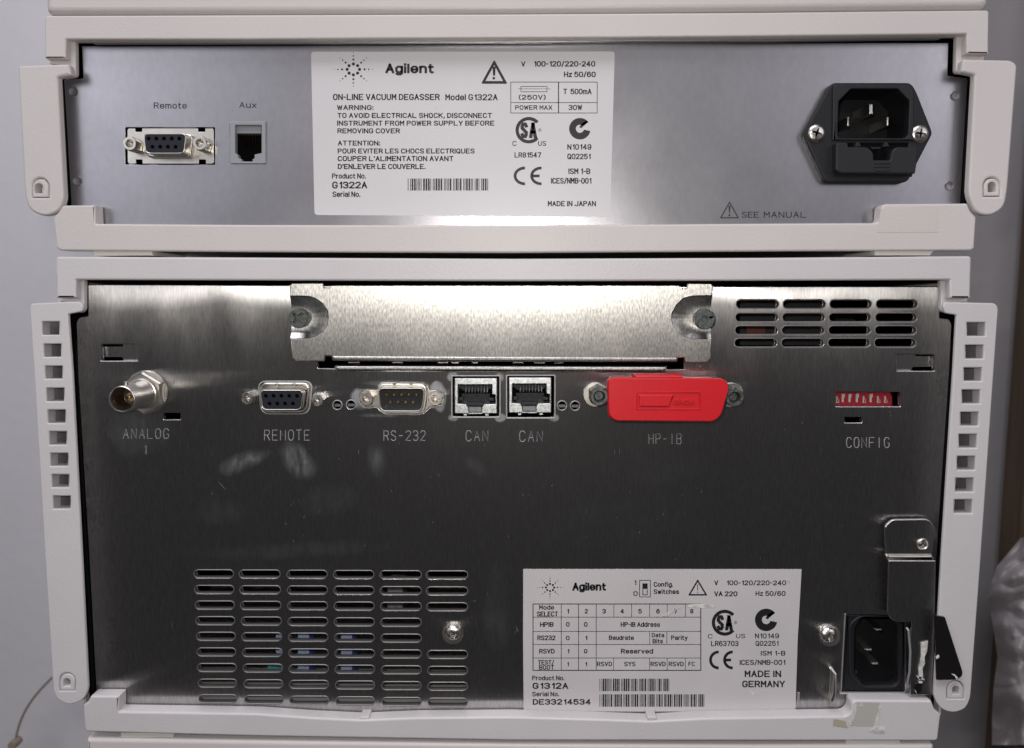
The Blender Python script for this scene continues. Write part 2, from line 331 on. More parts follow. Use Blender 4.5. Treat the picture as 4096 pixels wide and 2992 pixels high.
# ------------------------------------------------------------------ materials
YP_ = .0065
def mat(name, base, rough=.5, metal=0.0, bump=None, var=None, aniso=0.0, rvar=None, stretch=None, spec=.5, coat=0, wave=None, emit=None, trans=0.0, blots=None, bow=None, lobe2=None, alpha=None, scratches=0.0):
    m = bpy.data.materials.new(name); m.use_nodes = True; nt = m.node_tree; N = nt.nodes; L = nt.links
    b = N['Principled BSDF']; b.inputs['Base Color'].default_value = (*base, 1)
    b.inputs['Roughness'].default_value = rough; b.inputs['Metallic'].default_value = metal
    b.inputs['Specular IOR Level'].default_value = spec; b.inputs['Coat Weight'].default_value = coat
    b.inputs['Transmission Weight'].default_value = trans
    if alpha is not None: b.inputs['Alpha'].default_value = alpha
    tc = N.new('ShaderNodeTexCoord'); g = N.new('ShaderNodeNewGeometry')
    src = g.outputs['Position']
    def noise(scale, detail=3, st=None):
        n = N.new('ShaderNodeTexNoise'); n.inputs['Scale'].default_value = scale; n.inputs['Detail'].default_value = detail
        mp = N.new('ShaderNodeMapping'); L.new(src, mp.inputs['Vector']); mp.inputs['Scale'].default_value = st or (1, 1, 1)
        L.new(mp.outputs[0], n.inputs['Vector']); return n.outputs['Fac']
    def mr(v, a, c, lo, hi):
        n = N.new('ShaderNodeMapRange'); L.new(v, n.inputs[0]); n.inputs[1].default_value = a; n.inputs[2].default_value = c
        n.inputs[3].default_value = lo; n.inputs[4].default_value = hi; return n.outputs[0]
    def mth(op, a, c=None):
        n = N.new('ShaderNodeMath'); n.operation = op
        for i, x in enumerate((a, c)):
            if x is None: continue
            if isinstance(x, (int, float)): n.inputs[i].default_value = x
            else: L.new(x, n.inputs[i])
        return n.outputs[0]
    mask = None
    if blots:                       # hand marks and worn haze on the metal, each an ellipse broken up by streaky noise
        sep = N.new('ShaderNodeSeparateXYZ'); L.new(src, sep.inputs[0])
        for (u, v, ru, rv, ang, amp) in blots:
            p = at(u, v, .0065); ca, sa = math.cos(rad(ang)), math.sin(rad(ang))
            dx = mth('SUBTRACT', sep.outputs[0], p.x); dz = mth('SUBTRACT', sep.outputs[2], p.z)
            a = mth('ADD', mth('MULTIPLY', dx, ca / (ru * PX)), mth('MULTIPLY', dz, sa / (ru * PX)))
            c = mth('ADD', mth('MULTIPLY', dx, -sa / (rv * PX)), mth('MULTIPLY', dz, ca / (rv * PX)))
            r2 = mth('ADD', mth('MULTIPLY', a, a), mth('MULTIPLY', c, c))
            wob = mth('MULTIPLY', mth('SUBTRACT', noise(60 + ru * .1, 6), .5), 3.2)
            e = mr(mth('ADD', r2, wob), -.3, 1.2, amp, 0)
            mask = e if mask is None else mth('MAXIMUM', mask, e)
        st = noise(420, 4, (1, 1, .25)); mask = mth('MULTIPLY', mask, mr(st, .3, .7, .35, 1.15))
    if var:
        sc, amt, st = var
        mx = N.new('ShaderNodeMix'); mx.data_type = 'RGBA'; L.new(mr(noise(sc, 4, st), .3, .7, 0, 1), mx.inputs[0])
        mx.inputs[6].default_value = (*[c * (1 - amt) for c in base], 1); mx.inputs[7].default_value = (*[min(1, c * (1 + amt)) for c in base], 1)
        L.new(mx.outputs[2], b.inputs['Base Color'])
    if rvar:
        sc, amt, st = rvar
        rr = mr(noise(sc, 4, st), .3, .7, rough - amt, rough + amt)
        if mask is not None: rr = mth('ADD', rr, mth('MULTIPLY', mask, .5))
        L.new(rr, b.inputs['Roughness'])
    if aniso:
        b.inputs['Anisotropic'].default_value = aniso
        cx = N.new('ShaderNodeCombineXYZ'); cx.inputs[0].default_value = 1; L.new(cx.outputs[0], b.inputs['Tangent'])
    last = None
    for spec_ in ([wave] if wave else []) + ([bump] if bump else []):
        sc, dist, st = spec_
        bn = N.new('ShaderNodeBump'); bn.inputs['Strength'].default_value = 1; bn.inputs['Distance'].default_value = dist
        L.new(noise(sc, 2 if spec_ is wave else 4, st), bn.inputs['Height'])
        if last: L.new(last, bn.inputs['Normal'])
        last = bn.outputs[0]
    if bow:                         # the sheet leans back slightly towards its folded top edge, unevenly along its length
        sp = N.new('ShaderNodeSeparateXYZ'); L.new(src, sp.inputs[0])
        z0 = mth('ADD', mr(noise(22, 1, (1, 0, 0)), .25, .75, -.0035, .0035), at(2048, bow, YP_).z)
        dz = mth('MAXIMUM', mth('SUBTRACT', sp.outputs[2], z0), 0)
        bn = N.new('ShaderNodeBump'); bn.inputs['Strength'].default_value = 1; bn.inputs['Distance'].default_value = 1
        L.new(mth('MULTIPLY', mth('MULTIPLY', dz, dz), -2.6), bn.inputs['Height'])
        if last: L.new(last, bn.inputs['Normal'])
        last = bn.outputs[0]
    if last: L.new(last, b.inputs['Normal'])
    out = b.outputs[0]
    if lobe2:                       # worn sheet scatters part of its gloss widely
        gl = N.new('ShaderNodeBsdfAnisotropic'); gl.inputs['Roughness'].default_value = lobe2[0]; gl.inputs['Color'].default_value = (*base, 1)
        if last: L.new(last, gl.inputs['Normal'])
        m2 = N.new('ShaderNodeMixShader'); m2.inputs[0].default_value = lobe2[1]; L.new(out, m2.inputs[1]); L.new(gl.outputs[0], m2.inputs[2]); out = m2.outputs[0]
        L.new(out, N['Material Output'].inputs[0])
    if mask is not None:            # greasy film scatters a little light
        d = N.new('ShaderNodeBsdfDiffuse'); d.inputs[0].default_value = (.30, .33, .37, 1)
        ms = N.new('ShaderNodeMixShader'); L.new(mth('MULTIPLY', mask, .15), ms.inputs[0]); L.new(out, ms.inputs[1]); L.new(d.outputs[0], ms.inputs[2])
        L.new(ms.outputs[0], N['Material Output'].inputs[0])
    return m
M = {}
M['plastic_warm'] = mat('beige textured plastic', (.60, .56, .55), .42, bump=(1100, .00009, None), var=(9, .05, None))
M['plastic_cool'] = mat('pale grey textured plastic', (.60, .575, .585), .42, bump=(1100, .00009, None), var=(25, .03, None))
M['plastic_pad'] = mat('white foot plastic', (.66, .64, .60), .5, bump=(900, .00003, None))
M['zinc'] = mat('satin zinc sheet', (.41, .405, .435), .32, 1, bump=(1400, .000014, None), var=(500, .04, (1, 1, .6)), rvar=(45, .02, None), wave=(11, .0004, None))
M['small_zinc'] = mat('zinc plated strip', (.40, .39, .40), .4, 1, bump=(1400, .00001, None))
M['steel'] = mat('brushed steel sheet', (.50, .49, .49), .29, 1, aniso=1.0, bump=(1000, .000009, (2, 2, .3)), var=(900, .16, (2, 2, .3)), rvar=(60, .05, (1, 1, .5)), wave=(14, .0008, (1, 1, .8)), bow=1240, lobe2=(.42, .06),
    blots=[(970, 1850, 120, 42, 22, 1.2), (1190, 1845, 60, 95, 40, 1.3), (1510, 1830, 40, 75, 0, .8), (1900, 1860, 30, 60, 50, .4), (1448, 1598, 46, 52, 0, 4), (1755, 1590, 38, 64, 10, 6), (1530, 1532, 80, 14, 0, 1.2), (1520, 1662, 90, 10, 0, 1.2), (1812, 1507, 24, 24, 0, 4), (1998, 1507, 22, 24, 0, 4), (1812, 1670, 26, 20, 0, 4), (2000, 1670, 24, 20, 0, 4), (2216, 1672, 20, 16, 0, 3), (1150, 2200, 420, 38, 3, .35),
           (1330, 2000, 130, 70, 10, .35), (880, 2040, 110, 70, 0, .4), (560, 1720, 130, 110, 0, .4), (2700, 1880, 160, 60, 10, .18), (1990, 2450, 60, 190, 0, .45), (2500, 2100, 300, 160, 0, .10)])
M['cover_steel'] = mat('brushed cover steel', (.54, .53, .51), .33, 1, aniso=.85, lobe2=(.5, .15), bump=(1300, .000014, (2, 2, .6)), var=(1100, .42, (1.6, 1.6, .5)), rvar=(80, .03, (1, 1, .5)), wave=(10, .0004, None))
M['bright'] = mat('nickel plated metal', (.66, .63, .58), .34, 1, rvar=(200, .05, None))
M['tin'] = mat('tinned shield metal', (.58, .60, .60), .42, 1, bump=(1200, .00003, None), var=(900, .25, None))
M['screw'] = mat('zinc screw metal', (.60, .58, .55), .30, 1, bump=(900, .00002, None), rvar=(400, .12, None))
M['dull_screw'] = mat('dull galvanised screw', (.13, .14, .135), .55, 1, bump=(1100, .0001, None), var=(900, .4, None))
M['bore'] = mat('dark bore', (.22, .18, .14), .4, 1)
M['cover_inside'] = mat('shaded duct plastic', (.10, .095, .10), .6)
M['black'] = mat('black moulded plastic', (.010, .0105, .013), .5, bump=(1200, .00003, None), spec=.35)
M['charcoal'] = mat('charcoal moulded plastic', (.016, .017, .021), .48, bump=(900, .00002, None), spec=.35)
M['socket'] = mat('blue black socket plastic', (.012, .014, .021), .5, spec=.35)
M['jack_grey'] = mat('grey jack plastic', (.28, .295, .32), .45, bump=(900, .00002, None))
M['void'] = mat('unlit interior black', (.005, .005, .005), .8, spec=.05)  # darkness of gaps and cavities is put into this near-black colour
M['rail'] = mat('shade toned chassis rail', (.008, .008, .008), .7, spec=.08)  # blackened so the gaps beside the panels read as deep shade
M['brass'] = mat('brass pin', (.60, .40, .18), .3, 1)
M['paper'] = mat('white label film', (.62, .605, .62), .40, bump=(1500, .000008, None), var=(30, .02, None))
M['paper_worn'] = mat('greyed label film', (.55, .525, .53), .45, bump=(700, .00001, None), var=(40, .04, None))
M['ink'] = mat('black print', (.010, .010, .013), .5)
M['ink_soft'] = mat('dark grey print', (.03, .03, .035), .5)
M['red'] = mat('red vinyl cap', (.60, .008, .016), .38, bump=(700, .00003, None), var=(40, .05, None))
M['red_dip'] = mat('red switch body', (.34, .012, .028), .4)
M['ivory'] = mat('ivory switch lever', (.52, .48, .43), .5)
M['pcb'] = mat('green circuit board', (.015, .055, .035), .4, var=(400, .5, None))
M['blue_cap'] = mat('blue component sleeve', (.03, .05, .22), .35)
M['cap_print'] = mat('pale blue component print', (.32, .40, .62), .5)
M['teal'] = mat('teal component', (.08, .40, .38), .5)
M['tape'] = mat('black glossy tape', (.010, .009, .009), .16, bump=(160, .0012, (1, 1, .3)))
M['torn'] = mat('torn white paper', (.58, .57, .55), .7, bump=(900, .0002, None), var=(400, .35, None))
M['residue'] = mat('yellowed tape residue', (.42, .39, .30), .35, bump=(500, .0001, None))
M['film'] = mat('grey adhesive film', (.46, .455, .42), .35, bump=(400, .00005, None))
M['wall'] = mat('lavender grey painted wall', (.80, .78, .82), .6, bump=(60, .0006, None), var=(3, .05, None))
M['wall_dark'] = mat('mauve grey partition', (.34, .32, .33), .6, bump=(60, .0006, None), var=(4, .07, None))
M['cord'] = mat('beige cord', (.36, .30, .24), .6)
M['wood'] = mat('brown door edge', (.10, .065, .04), .5, var=(20, .3, (6, 6, .4)))
M['bag'] = mat('cloudy plastic film', (.56, .52, .53), .30, trans=.15)
M['vent'] = mat('rolled vent edge', (.30, .29, .28), .5, .8)
M['emboss'] = mat('worn stamped steel edge', (.42, .41, .41), .5, .6)
M['stamp'] = mat('stamped ridge', (.30, .295, .30), .5, .2)

PW, PC = M['plastic_warm'], M['plastic_cool']
YP = .0065                          # plane of the metal back panels
YF = 0.0                            # plane of the plastic frames

# ------------------------------------------------------------------ shared builders
def dloop(u0, v0, u1, v1):
    r = (u1 - u0) / 2; c = (u0 + u1) / 2; o = [(u1, v1), (u0, v1)]
    for k in range(11):
        a = math.pi + math.pi * k / 10; o.append((c + r * math.cos(a), v0 + r + r * math.sin(a)))
    return o
def latch(parent, m, u0, v0, u1, v1, hu0, hv0, hu1, hv1):
    g = plate('latch_button', m, parent, [dloop(u0, v0, u1, v1), dloop(hu0, hv0, hu1, hv1)], YF - .0004, .005, .0004)
    return g
def hexscrew(name, m, parent, u, v, Yf, rpx, rh, back=YP, a0=.3):
    r = rpx * PX * 1000 * (Yf - CAM.y) / .3; h = rh * PX * 1000
    yb = back * 1000; yf = Yf * 1000
    return lathe(name, m, parent, u, v, Yf, [(r, yb), (r, yf + .25), (r * .88, yf), (h, yf), (h * .9, yf + 2.5), (0, yf + 2.5)], 6 if True else 24, a0, ang=25)
def hexround(name, m, parent, u, v, Yf, rpx, rh, back=YP, a0=.3):
    """hexagonal stand-off with a round threaded bore"""
    c = at(u, v, Yf); s = PX * (Yf - CAM.y) / .3; R = rpx * s; H = rh * s
    bm = bmesh.new(); n = 24
    def ring(r, y, hexa):
        o = []
        for k in range(n):
            a = a0 + 2 * math.pi * k / n
            q = r * (math.cos(math.pi / 6) / math.cos(((a - a0) % (math.pi / 3)) - math.pi / 6)) if hexa else r
            o.append(bm.verts.new((c.x + q * math.cos(a), y, c.z + q * math.sin(a))))
        return o
    rs = [ring(R * 1.0, back, 1), ring(R, Yf + .0004, 1), ring(R * .86, Yf, 0), ring(H * 1.15, Yf, 0), ring(H, Yf + .0004, 0), ring(H * .8, Yf + .003, 0)]
    for A, B in zip(rs, rs[1:]):
        for k in range(n): bm.faces.new((A[k], A[(k + 1) % n], B[(k + 1) % n], B[k]))
    bm.faces.new(rs[-1]); bmesh.ops.recalc_face_normals(bm, faces=bm.faces)
    me = bpy.data.meshes.new('m'); bm.to_mesh(me); bm.free()
    return link(name, me, m, parent, ang=25)
def cross_cut(u, v, r, a, w=.17):
    o = []
    for k in range(4):
        b = a + k * math.pi / 2
        for (x, y) in ((r, -w * r), (r, w * r), (w * r * 1.3, w * r * 1.3)):
            o.append((u + x * math.cos(b) - y * math.sin(b), v + x * math.sin(b) + y * math.cos(b)))
    return o
def star_cut(u, v, r, a, n=6, k=.55):
    return [(u + (r if i % 2 == 0 else r * k) * math.cos(a + math.pi * i / n), v + (r if i % 2 == 0 else r * k) * math.sin(a + math.pi * i / n)) for i in range(2 * n)]
def panscrew(parent, u, v, Yf, rpx, cut, label=None, m=None, depth=.002, back=YP, dome=.0009):
    """screw head: domed annulus round a cut recess, in one mesh with the recess floor"""
    m = m or M['screw']; s = PX * (Yf - CAM.y) / .3; R = rpx * s; c = at(u, v, Yf)
    n = len(cut); bm = bmesh.new()
    cw = [at(x, y, Yf) for x, y in cut]
    angs = [math.atan2(p.z - c.z, p.x - c.x) for p in cw]
    inner = [bm.verts.new(p) for p in cw]
    floor = [bm.verts.new((c.x + (p.x - c.x) * .55, Yf + .0012, c.z + (p.z - c.z) * .55)) for p in cw]
    rings = [inner]
    for f, y in ((.72, Yf + dome * .15), (.9, Yf + dome * .5), (1.0, Yf + dome), (1.0, back)):
        rings.append([bm.verts.new((c.x + R * f * math.cos(a), y, c.z + R * f * math.sin(a))) for a in angs])
    for A, B in [(floor, inner)] + list(zip(rings, rings[1:])):
        for k in range(n): bm.faces.new((A[k], A[(k + 1) % n], B[(k + 1) % n], B[k]))
    bm.faces.new(floor)
    bmesh.ops.recalc_face_normals(bm, faces=bm.faces)
    me = bpy.data.meshes.new('m'); bm.to_mesh(me); bm.free()
    return link('screw', me, m, parent, label, ang=40)
def densify(L, n=48):
    """resample a closed loop by length"""
    P = [Vector(p) for p in L]; seg = [(P[(i + 1) % len(P)] - P[i]).length for i in range(len(P))]; tot = sum(seg)
    out = []; i = 0; acc = 0
    for k in range(n):
        d = tot * k / n
        while acc + seg[i] < d - 1e-9: acc += seg[i]; i += 1
        out.append(tuple(P[i].lerp(P[(i + 1) % len(P)], (d - acc) / max(seg[i], 1e-9))))
    return out
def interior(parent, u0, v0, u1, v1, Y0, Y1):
    """box coloured near black like an unlit inside, open towards the back panel"""
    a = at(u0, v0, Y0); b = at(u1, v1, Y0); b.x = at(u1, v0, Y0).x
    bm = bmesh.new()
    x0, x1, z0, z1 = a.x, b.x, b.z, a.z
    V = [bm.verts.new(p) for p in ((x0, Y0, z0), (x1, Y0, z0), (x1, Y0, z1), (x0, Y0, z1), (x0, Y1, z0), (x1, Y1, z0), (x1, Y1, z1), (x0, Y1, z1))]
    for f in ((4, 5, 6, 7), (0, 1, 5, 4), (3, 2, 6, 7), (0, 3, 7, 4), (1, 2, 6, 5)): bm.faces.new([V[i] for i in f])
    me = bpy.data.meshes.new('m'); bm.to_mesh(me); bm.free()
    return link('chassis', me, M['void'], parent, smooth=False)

# ================================================================== setting behind the stack
def sheet(name, m, x0, x1, z0, z1, Y, d=.02):
    return link(name, wbox_mesh(x0, Y, z0, x1, Y + d, z1), m, None, smooth=False)
o = sheet('wall', M['wall'], -1.6, .10, -.9, 1.0, .50); o['kind'] = 'structure'
o = sheet('partition', M['wall_dark'], .101, .90, -.9, 1.0, .47); o['kind'] = 'structure'

# ================================================================== instruments
a = at(2054, 990, 0)
topmost = thing('instrument', 'beige plastic underside of the instrument at the very top edge of the stack', 'instrument', at(2060, 50, 0), 'stacked laboratory instruments')
upper = thing('instrument', 'beige flat instrument with white warning label and round-holed black power inlet on grey panel', 'instrument', at(2060, 1000, 0), 'stacked laboratory instruments')
lower = thing('instrument', 'tall pale grey instrument with dark brushed steel back, vents and red connector cap', 'instrument', at(2044, 2940, 0), 'stacked laboratory instruments')
bottom = thing('instrument', 'pale plastic top edge of the instrument at the very bottom of the stack', 'instrument', at(2044, 3300, 0), 'stacked laboratory instruments')

def shell(parent, m, u0, v0, u1, v1, Y0, depth=.40):
    """plastic body shell running back from the frame: four walls, 4 mm thick"""
    a = at(u0, v0, 0); b = at(u1, v1, 0); b.x = at(u1, v0, 0).x; t = .001
    ms = [wbox_mesh(a.x, Y0, b.z, a.x + t, Y0 + depth, a.z), wbox_mesh(b.x - t, Y0, b.z, b.x, Y0 + depth, a.z),
          wbox_mesh(a.x + t, Y0, a.z - t, b.x - t, Y0 + depth, a.z), wbox_mesh(a.x + t, Y0, b.z, b.x - t, Y0 + depth, b.z + t),
          wbox_mesh(a.x + t, Y0 + depth - t, b.z + t, b.x - t, Y0 + depth, a.z - t)]
    return link('housing', merge(ms), m, parent, smooth=False)

# ---- topmost instrument (only its lower edge shows)
plate('bottom_frame', PW, topmost, [rnd([(174, -420), (3965, -440), (3957, 34), (2060, 50), (180, 56)], [0, 0, 30, 0, 30])], YF - .0005, .40, .0024, bres=4)
plate('foot', M['plastic_pad'], topmost, [rnd(T(0, 0, (733, 86), (1255, 86), (1255, 133), (733, 133)), 3)], .0015, .03, .0002)
plate('foot', M['plastic_pad'], topmost, [rnd(T(3, 0, (1045, 40), (1590, 42), (1592, 92), (1040, 96)), 3)], .0015, .03, .0002)

# ---- bottom instrument (only its top edge shows)
plate('top_frame', PW, bottom, [rnd([(343, 2954), (1200, 2966), (2044, 2976), (3000, 2982), (3738, 2978), (3725, 3500), (360, 3500)], [12, 0, 0, 0, 12, 0, 0])], YF + .001, .40, .0016, bres=4)

# ---- upper instrument: plastics
U = upper
fr = plate('top_frame', PW, U, [rnd([(178, 62), (1100, 59), (2048, 56), (3000, 50), (3957, 40)] + T(3, 0, (1950, 475), (1755, 472), (1755, 300), (0, 318)) + [(2500, 149)] + T(1, 0, (1100, 338), (0, 346)) + T(0, 0, (582, 347), (580, 515), (395, 515)),
     [14, 0, 0, 0, 14, 2, 2, 3, 0, 0, 0, 0, 3, 2, 2])], YF, .0052, .0006, bres=3)
shell(U, PW, 160, 66, 3975, 985, .0066)
# stepped inner corner liners under the frame legs
plate('corner_liner', PW, U, [rnd(T(0, 0, (435, 500), (435, 560), (520, 575), (560, 690), (668, 672), (665, 340), (560, 340), (560, 500)), [0, 0, 0, 0, 14, 0, 0, 0])], YF + .0035, .0025, .0003)
plate('corner_liner', PW, U, [rnd(T(3, 0, (1765, 300), (1668, 305), (1660, 640), (1790, 655), (1850, 640), (1910, 520), (1912, 478), (1765, 478)), [0, 0, 14, 0, 0, 0, 0, 0])], YF + .0035, .0025, .0003)
# metal lip above the panel
plate('cover_lip', M['small_zinc'], U, [rnd(T(0, 0, (805, 330), (815, 392)) + [(1522, 174), (2048, 172), (2500, 166)] + T(3, 0, (0, 368), (1525, 350), (1530, 300)), [0, 14, 0, 0, 0, 0, 14, 0])], YF + .004, .0012, .0003)
# side covers
Lc = rnd([(71, 268), (76, 262), (272, 256), (276, 262), (284, 300), (230, 309), (255, 800), (236, 845), (176, 869), (115, 838), (98, 782)], [4, 8, 4, 4, 8, 6, 30, 40, 40, 45, 20])
sc_ = plate('side_cover', PW, U, [Lc, dloop(*t1(0, 0, 281, 1574), *t1(0, 1, 429, 95))], YF - .0006, .0036, .0008, bres=3)
latch(sc_, PW, *t1(0, 0, 287, 1582), *t1(0, 1, 425, 90), *t1(0, 0, 305, 1622), *t1(0, 1, 378, 55))
Rc = rnd(T(3, 0, (1725, 522), (1880, 526), (2150, 531), (2205, 570)) + T(3, 1, (2120, 20), (2090, 190), (1952, 262), (1830, 225), (1772, 60)) + T(3, 0, (1828, 660), (1710, 636)), [10, 0, 25, 25, 20, 45, 45, 30, 25, 6, 8])
sc_ = plate('side_cover', PW, U, [Rc, dloop(*t1(3, 0, 1906, 1569), *t1(3, 1, 2052, 85))], YF - .0006, .0036, .0008, bres=3)
latch(sc_, PW, *t1(3, 0, 1912, 1577), *t1(3, 1, 2048, 80), *t1(3, 0, 1946, 1610), *t1(3, 1, 2014, 45))
bfr = plate('bottom_frame', PW, U, [rnd(T(0, 1, (470, 265), (512, 222), (548, 163), (838, 160), (845, 325), (2262, 335)) + T(2, 1, (0, 338), (1200, 331), (2262, 323)) +
      T(3, 1, (960, 318), (995, 290), (1000, 180), (1030, 150), (1762, 145), (1790, 215), (1840, 265), (1825, 545), (1795, 562), (0, 568)) + T(2, 1, (0, 583)) + T(1, 1, (0, 575)) + T(0, 1, (540, 563), (497, 540)),
      [0, 8, 8, 4, 4, 0, 0, 0, 0, 8, 8, 8, 12, 6, 8, 0, 4, 6, 0, 0, 0, 8, 8])], YF, .0063, .0007, bres=3)
plate('foot', M['plastic_pad'], U, [rnd(T(0, 1, (800, 560), (1335, 560), (1350, 607), (830, 609)), 2)], .0015, .03, .0002)
plate('foot', M['plastic_pad'], U, [rnd(T(3, 1, (945, 560), (1480, 560), (1430, 605), (945, 605)), 2)], .0015, .03, .0002)
# clear film sticker on the lower right corner of the frame
plate('clear_tape', mat('clear tape film', (.60, .567, .542), .36, bump=(1100, .00009, None)), U, [rnd(T(3, 1, (1000, 190), (1515, 165), (1508, 400), (962, 400)), 2)], YF - .0001, .0001)

# ---- upper instrument: panel
pn = plate('back_panel', M['zinc'], U, [rnd(T(0, 0, (722, 405), (735, 692), (565, 702)) + T(0, 1, (630, 150), (640, 500)) + T(3, 1, (1680, 500), (1700, 140)) + T(3, 0, (1765, 690), (1588, 668), (1597, 378)) + [(2500, 168), (2048, 176), (1522, 180)],
     [3, 3, 5, 0, 0, 0, 0, 10, 3, 3, 0, 0, 0]),
     rect(*t1(0, 0, 1107, 1126), *t1(0, 0, 1897, 1453), 2), rect(*t1(0, 0, 2030, 1080), *t1(1, 0, 76, 1440), 2), rect(*t1(3, 0, 590, 770), *t1(3, 0, 1270, 1560), 2)], YP, .0010, .0002)
interior(U, 229, 175, 3907, 900, YP + .0012, .30)
for sx in ((T(0, 0, (535, 700), (560, 700)) + T(0, 1, (598, 140), (575, 140))), (T(3, 0, (1765, 900), (1775, 900)) + T(3, 1, (1735, 140), (1705, 140)))):
    plate('chassis_rail', M['rail'], U, [sx], YP + .0006, .02)
for (c, r, x, y, R) in ((0, 0, 650, 812, 3.2), (0, 0, 688, 1600, 3.0), (3, 0, 1650, 848, 3.4), (3, 1, 1600, -10, 3.0)):
    u, v = t1(c, r, x, y)
    lathe('spot_weld', M['zinc'], pn, u, v, YP, [(1.75, 6.5), (1.6, 6.25), (1.45, 6.3), (.8, 6.44), (0, 6.46)], 28)
# printing on the panel
P = Print(YP - .00004)
P.word('Remote', t1(0, 0, 1358, 0)[0], t1(0, 0, 1650, 0)[0], t1(0, 0, 0, 905)[1], t1(0, 0, 0, 960)[1], .16)
P.word('Aux', 957, 1026, 408, 432, .16)
P.word('SEE', t1(2, 1, 2030, 0)[0], t1(2, 1, 2180, 0)[0], 847, 871, .17)
P.word('MANUAL', t1(2, 1, 2225, 0)[0], t1(3, 1, 340, 0)[0], 847, 871, .17)
P.tri(*t1(2, 1, 1922, 125), t1(2, 1, 0, 277)[1], 39, 5)
P.poly(T(2, 1, (1912, 165), (1932, 165), (1925, 232), (1918, 232))); P.dot(*t1(2, 1, 1921, 250), 4)
P.build('lettering', M['ink_soft'], pn)

# ---- rating label on the upper panel
lb = plate('rating_label', M['paper'], U, [rnd([(1244, 207), (2459, 206), (2441, 867), (1258, 860)], 14)], YP - .00015, .00013)
P = Print(YP - .0002)
def tx(c, r, s, x0, x1, yt, yb, bold=.012, c1=None):
    P.word(s, 1024 * c + x0 * K, 1024 * (c if c1 is None else c1) + x1 * K, 748 * r + yt * K, 748 * r + yb * K, .165 + bold * 2.6)
P.burst(*t1(1, 0, 860, 613), K)
tx(1, 0, 'Agilent', 1143, 1573, 562, 648, .035)
P.tri(*t1(1, 0, 2105, 527), t1(1, 0, 0, 740)[1], 53, 11)
P.poly(T(1, 0, (2090, 588), (2118, 588), (2112, 668), (2094, 668))); P.dot(*t1(1, 0, 2101, 691), 5.5)
tx(1, 0, 'ON-LINE VACUUM DEGASSER', 680, 1623, 830, 884)
tx(1, 0, 'Model G1322A', 1673, 2135, 832, 886)
tx(1, 0, 'WARNING:', 716, 1038, 928, 972, .02)
tx(1, 0, 'TO AVOID ELECTRICAL SHOCK, DISCONNECT', 719, 2085, 998, 1042, .02)
tx(1, 0, 'INSTRUMENT FROM POWER SUPPLY BEFORE', 716, 2106, 1066, 1110, .02)
tx(1, 0, 'REMOVING COVER', 719, 1272, 1134, 1178, .02)
tx(1, 0, 'ATTENTION:', 723, 1096, 1242, 1286, .02)
tx(1, 0, 'POUR EVITER LES CHOCS ELECTRIQUES', 721, 1932, 1312, 1356, .02)
tx(1, 0, "COUPER L'ALIMENTATION AVANT", 722, 1745, 1378, 1424, .02)
tx(1, 0, "D'ENLEVER LE COUVERLE.", 723, 1498, 1448, 1494, .02)
tx(1, 0, 'Product No.', 671, 970, 1532, 1578)
tx(1, 0, 'G1322A', 673, 982, 1605, 1665, .02)
tx(1, 1, 'Serial No.', 676, 922, 40, 88)
P.bars('G1322A', 1631, 1955, 714, 762)
tx(2, 0, 'V', 80, 118, 542, 588, .02); tx(2, 0, '100-120/220-240', 190, 736, 540, 588, .02); tx(2, 0, 'Hz 50/60', 459, 740, 633, 681, .02)
P.frame(2042, 327, 2390, 453, 2.4); P.rect(2044, 409, 2388, 411.4); P.rect(2232, 329, 2236, 451)
P.frame(*t1(2, 0, 77, 761), *t1(2, 0, 312, 813), 2.2); P.rect(*t1(2, 0, 55, 783), *t1(2, 0, 340, 786))
tx(2, 0, '(250V)', 60, 297, 838, 880, .02); tx(2, 0, 'T  500mA', 453, 703, 784, 832); tx(2, 0, 'POWER MAX', 28, 356, 930, 970); tx(2, 0, '30W', 499, 620, 926, 972)
P.csa(*t1(2, 0, 148, 1150), 53)
P.tick(*t1(2, 0, 600, 1137), 43)
tx(2, 0, 'C', 4, 40, 1246, 1288, 0); tx(2, 0, 'US', 230, 302, 1246, 1288, 0); tx(2, 0, 'LR81547', 22, 258, 1346, 1392)
tx(2, 0, 'N10149', 489, 702, 1274, 1322); tx(2, 0, 'Q02251', 489, 695, 1358, 1406)
P.ce(*t1(2, 0, 15, 0)[:1], t1(2, 0, 258, 0)[0], t1(2, 0, 0, 1472)[1], t1(2, 0, 0, 1636)[1])
tx(2, 0, 'ISM 1-B', 498, 692, 1488, 1538); tx(2, 0, 'ICES/NMB-001', 345, 702, 1572, 1622)
tx(2, 1, 'MADE IN JAPAN', 317, 742, 124, 170, .015)
P.build('lettering', M['ink'], lb)

# ---- nine-way socket on the upper panel
def dsub_face(parent, insert_mat, u, v, wt, wb, h, Yf, Yb, male=False, pins=None, rpin=5):
    O = dshape(u, v, wt, wb, h, h * .24); I = dshape(u, v, wt - 10, wb - 10, h - 10, h * .21)
    plate('shell', M['bright'], parent, [O, I], Yf, Yb - Yf, .0003)
    if male:
        plate('insert', insert_mat, parent, [dshape(u, v, wt - 8, wb - 8, h - 8, h * .21)], Yf + .0048, .001)
        for (x, y) in pins:
            c = at(x, y, Yf + .0012)
            lathe('pin', M['brass'], parent, x, y, Yf + .0012, [(.5, (Yf + .0048) * 1000), (.5, (Yf + .0012) * 1000 + .3), (.25, (Yf + .0012) * 1000), (0, (Yf + .0012) * 1000)], 12)
    else:
        plate('insert', insert_mat, parent, [I] + [circ(x, y, rpin, 12) for x, y in pins], Yf + .0002, .0030, .0001)
        plate('insert_back', M['void'], parent, [I], Yf + .0034, .0004)
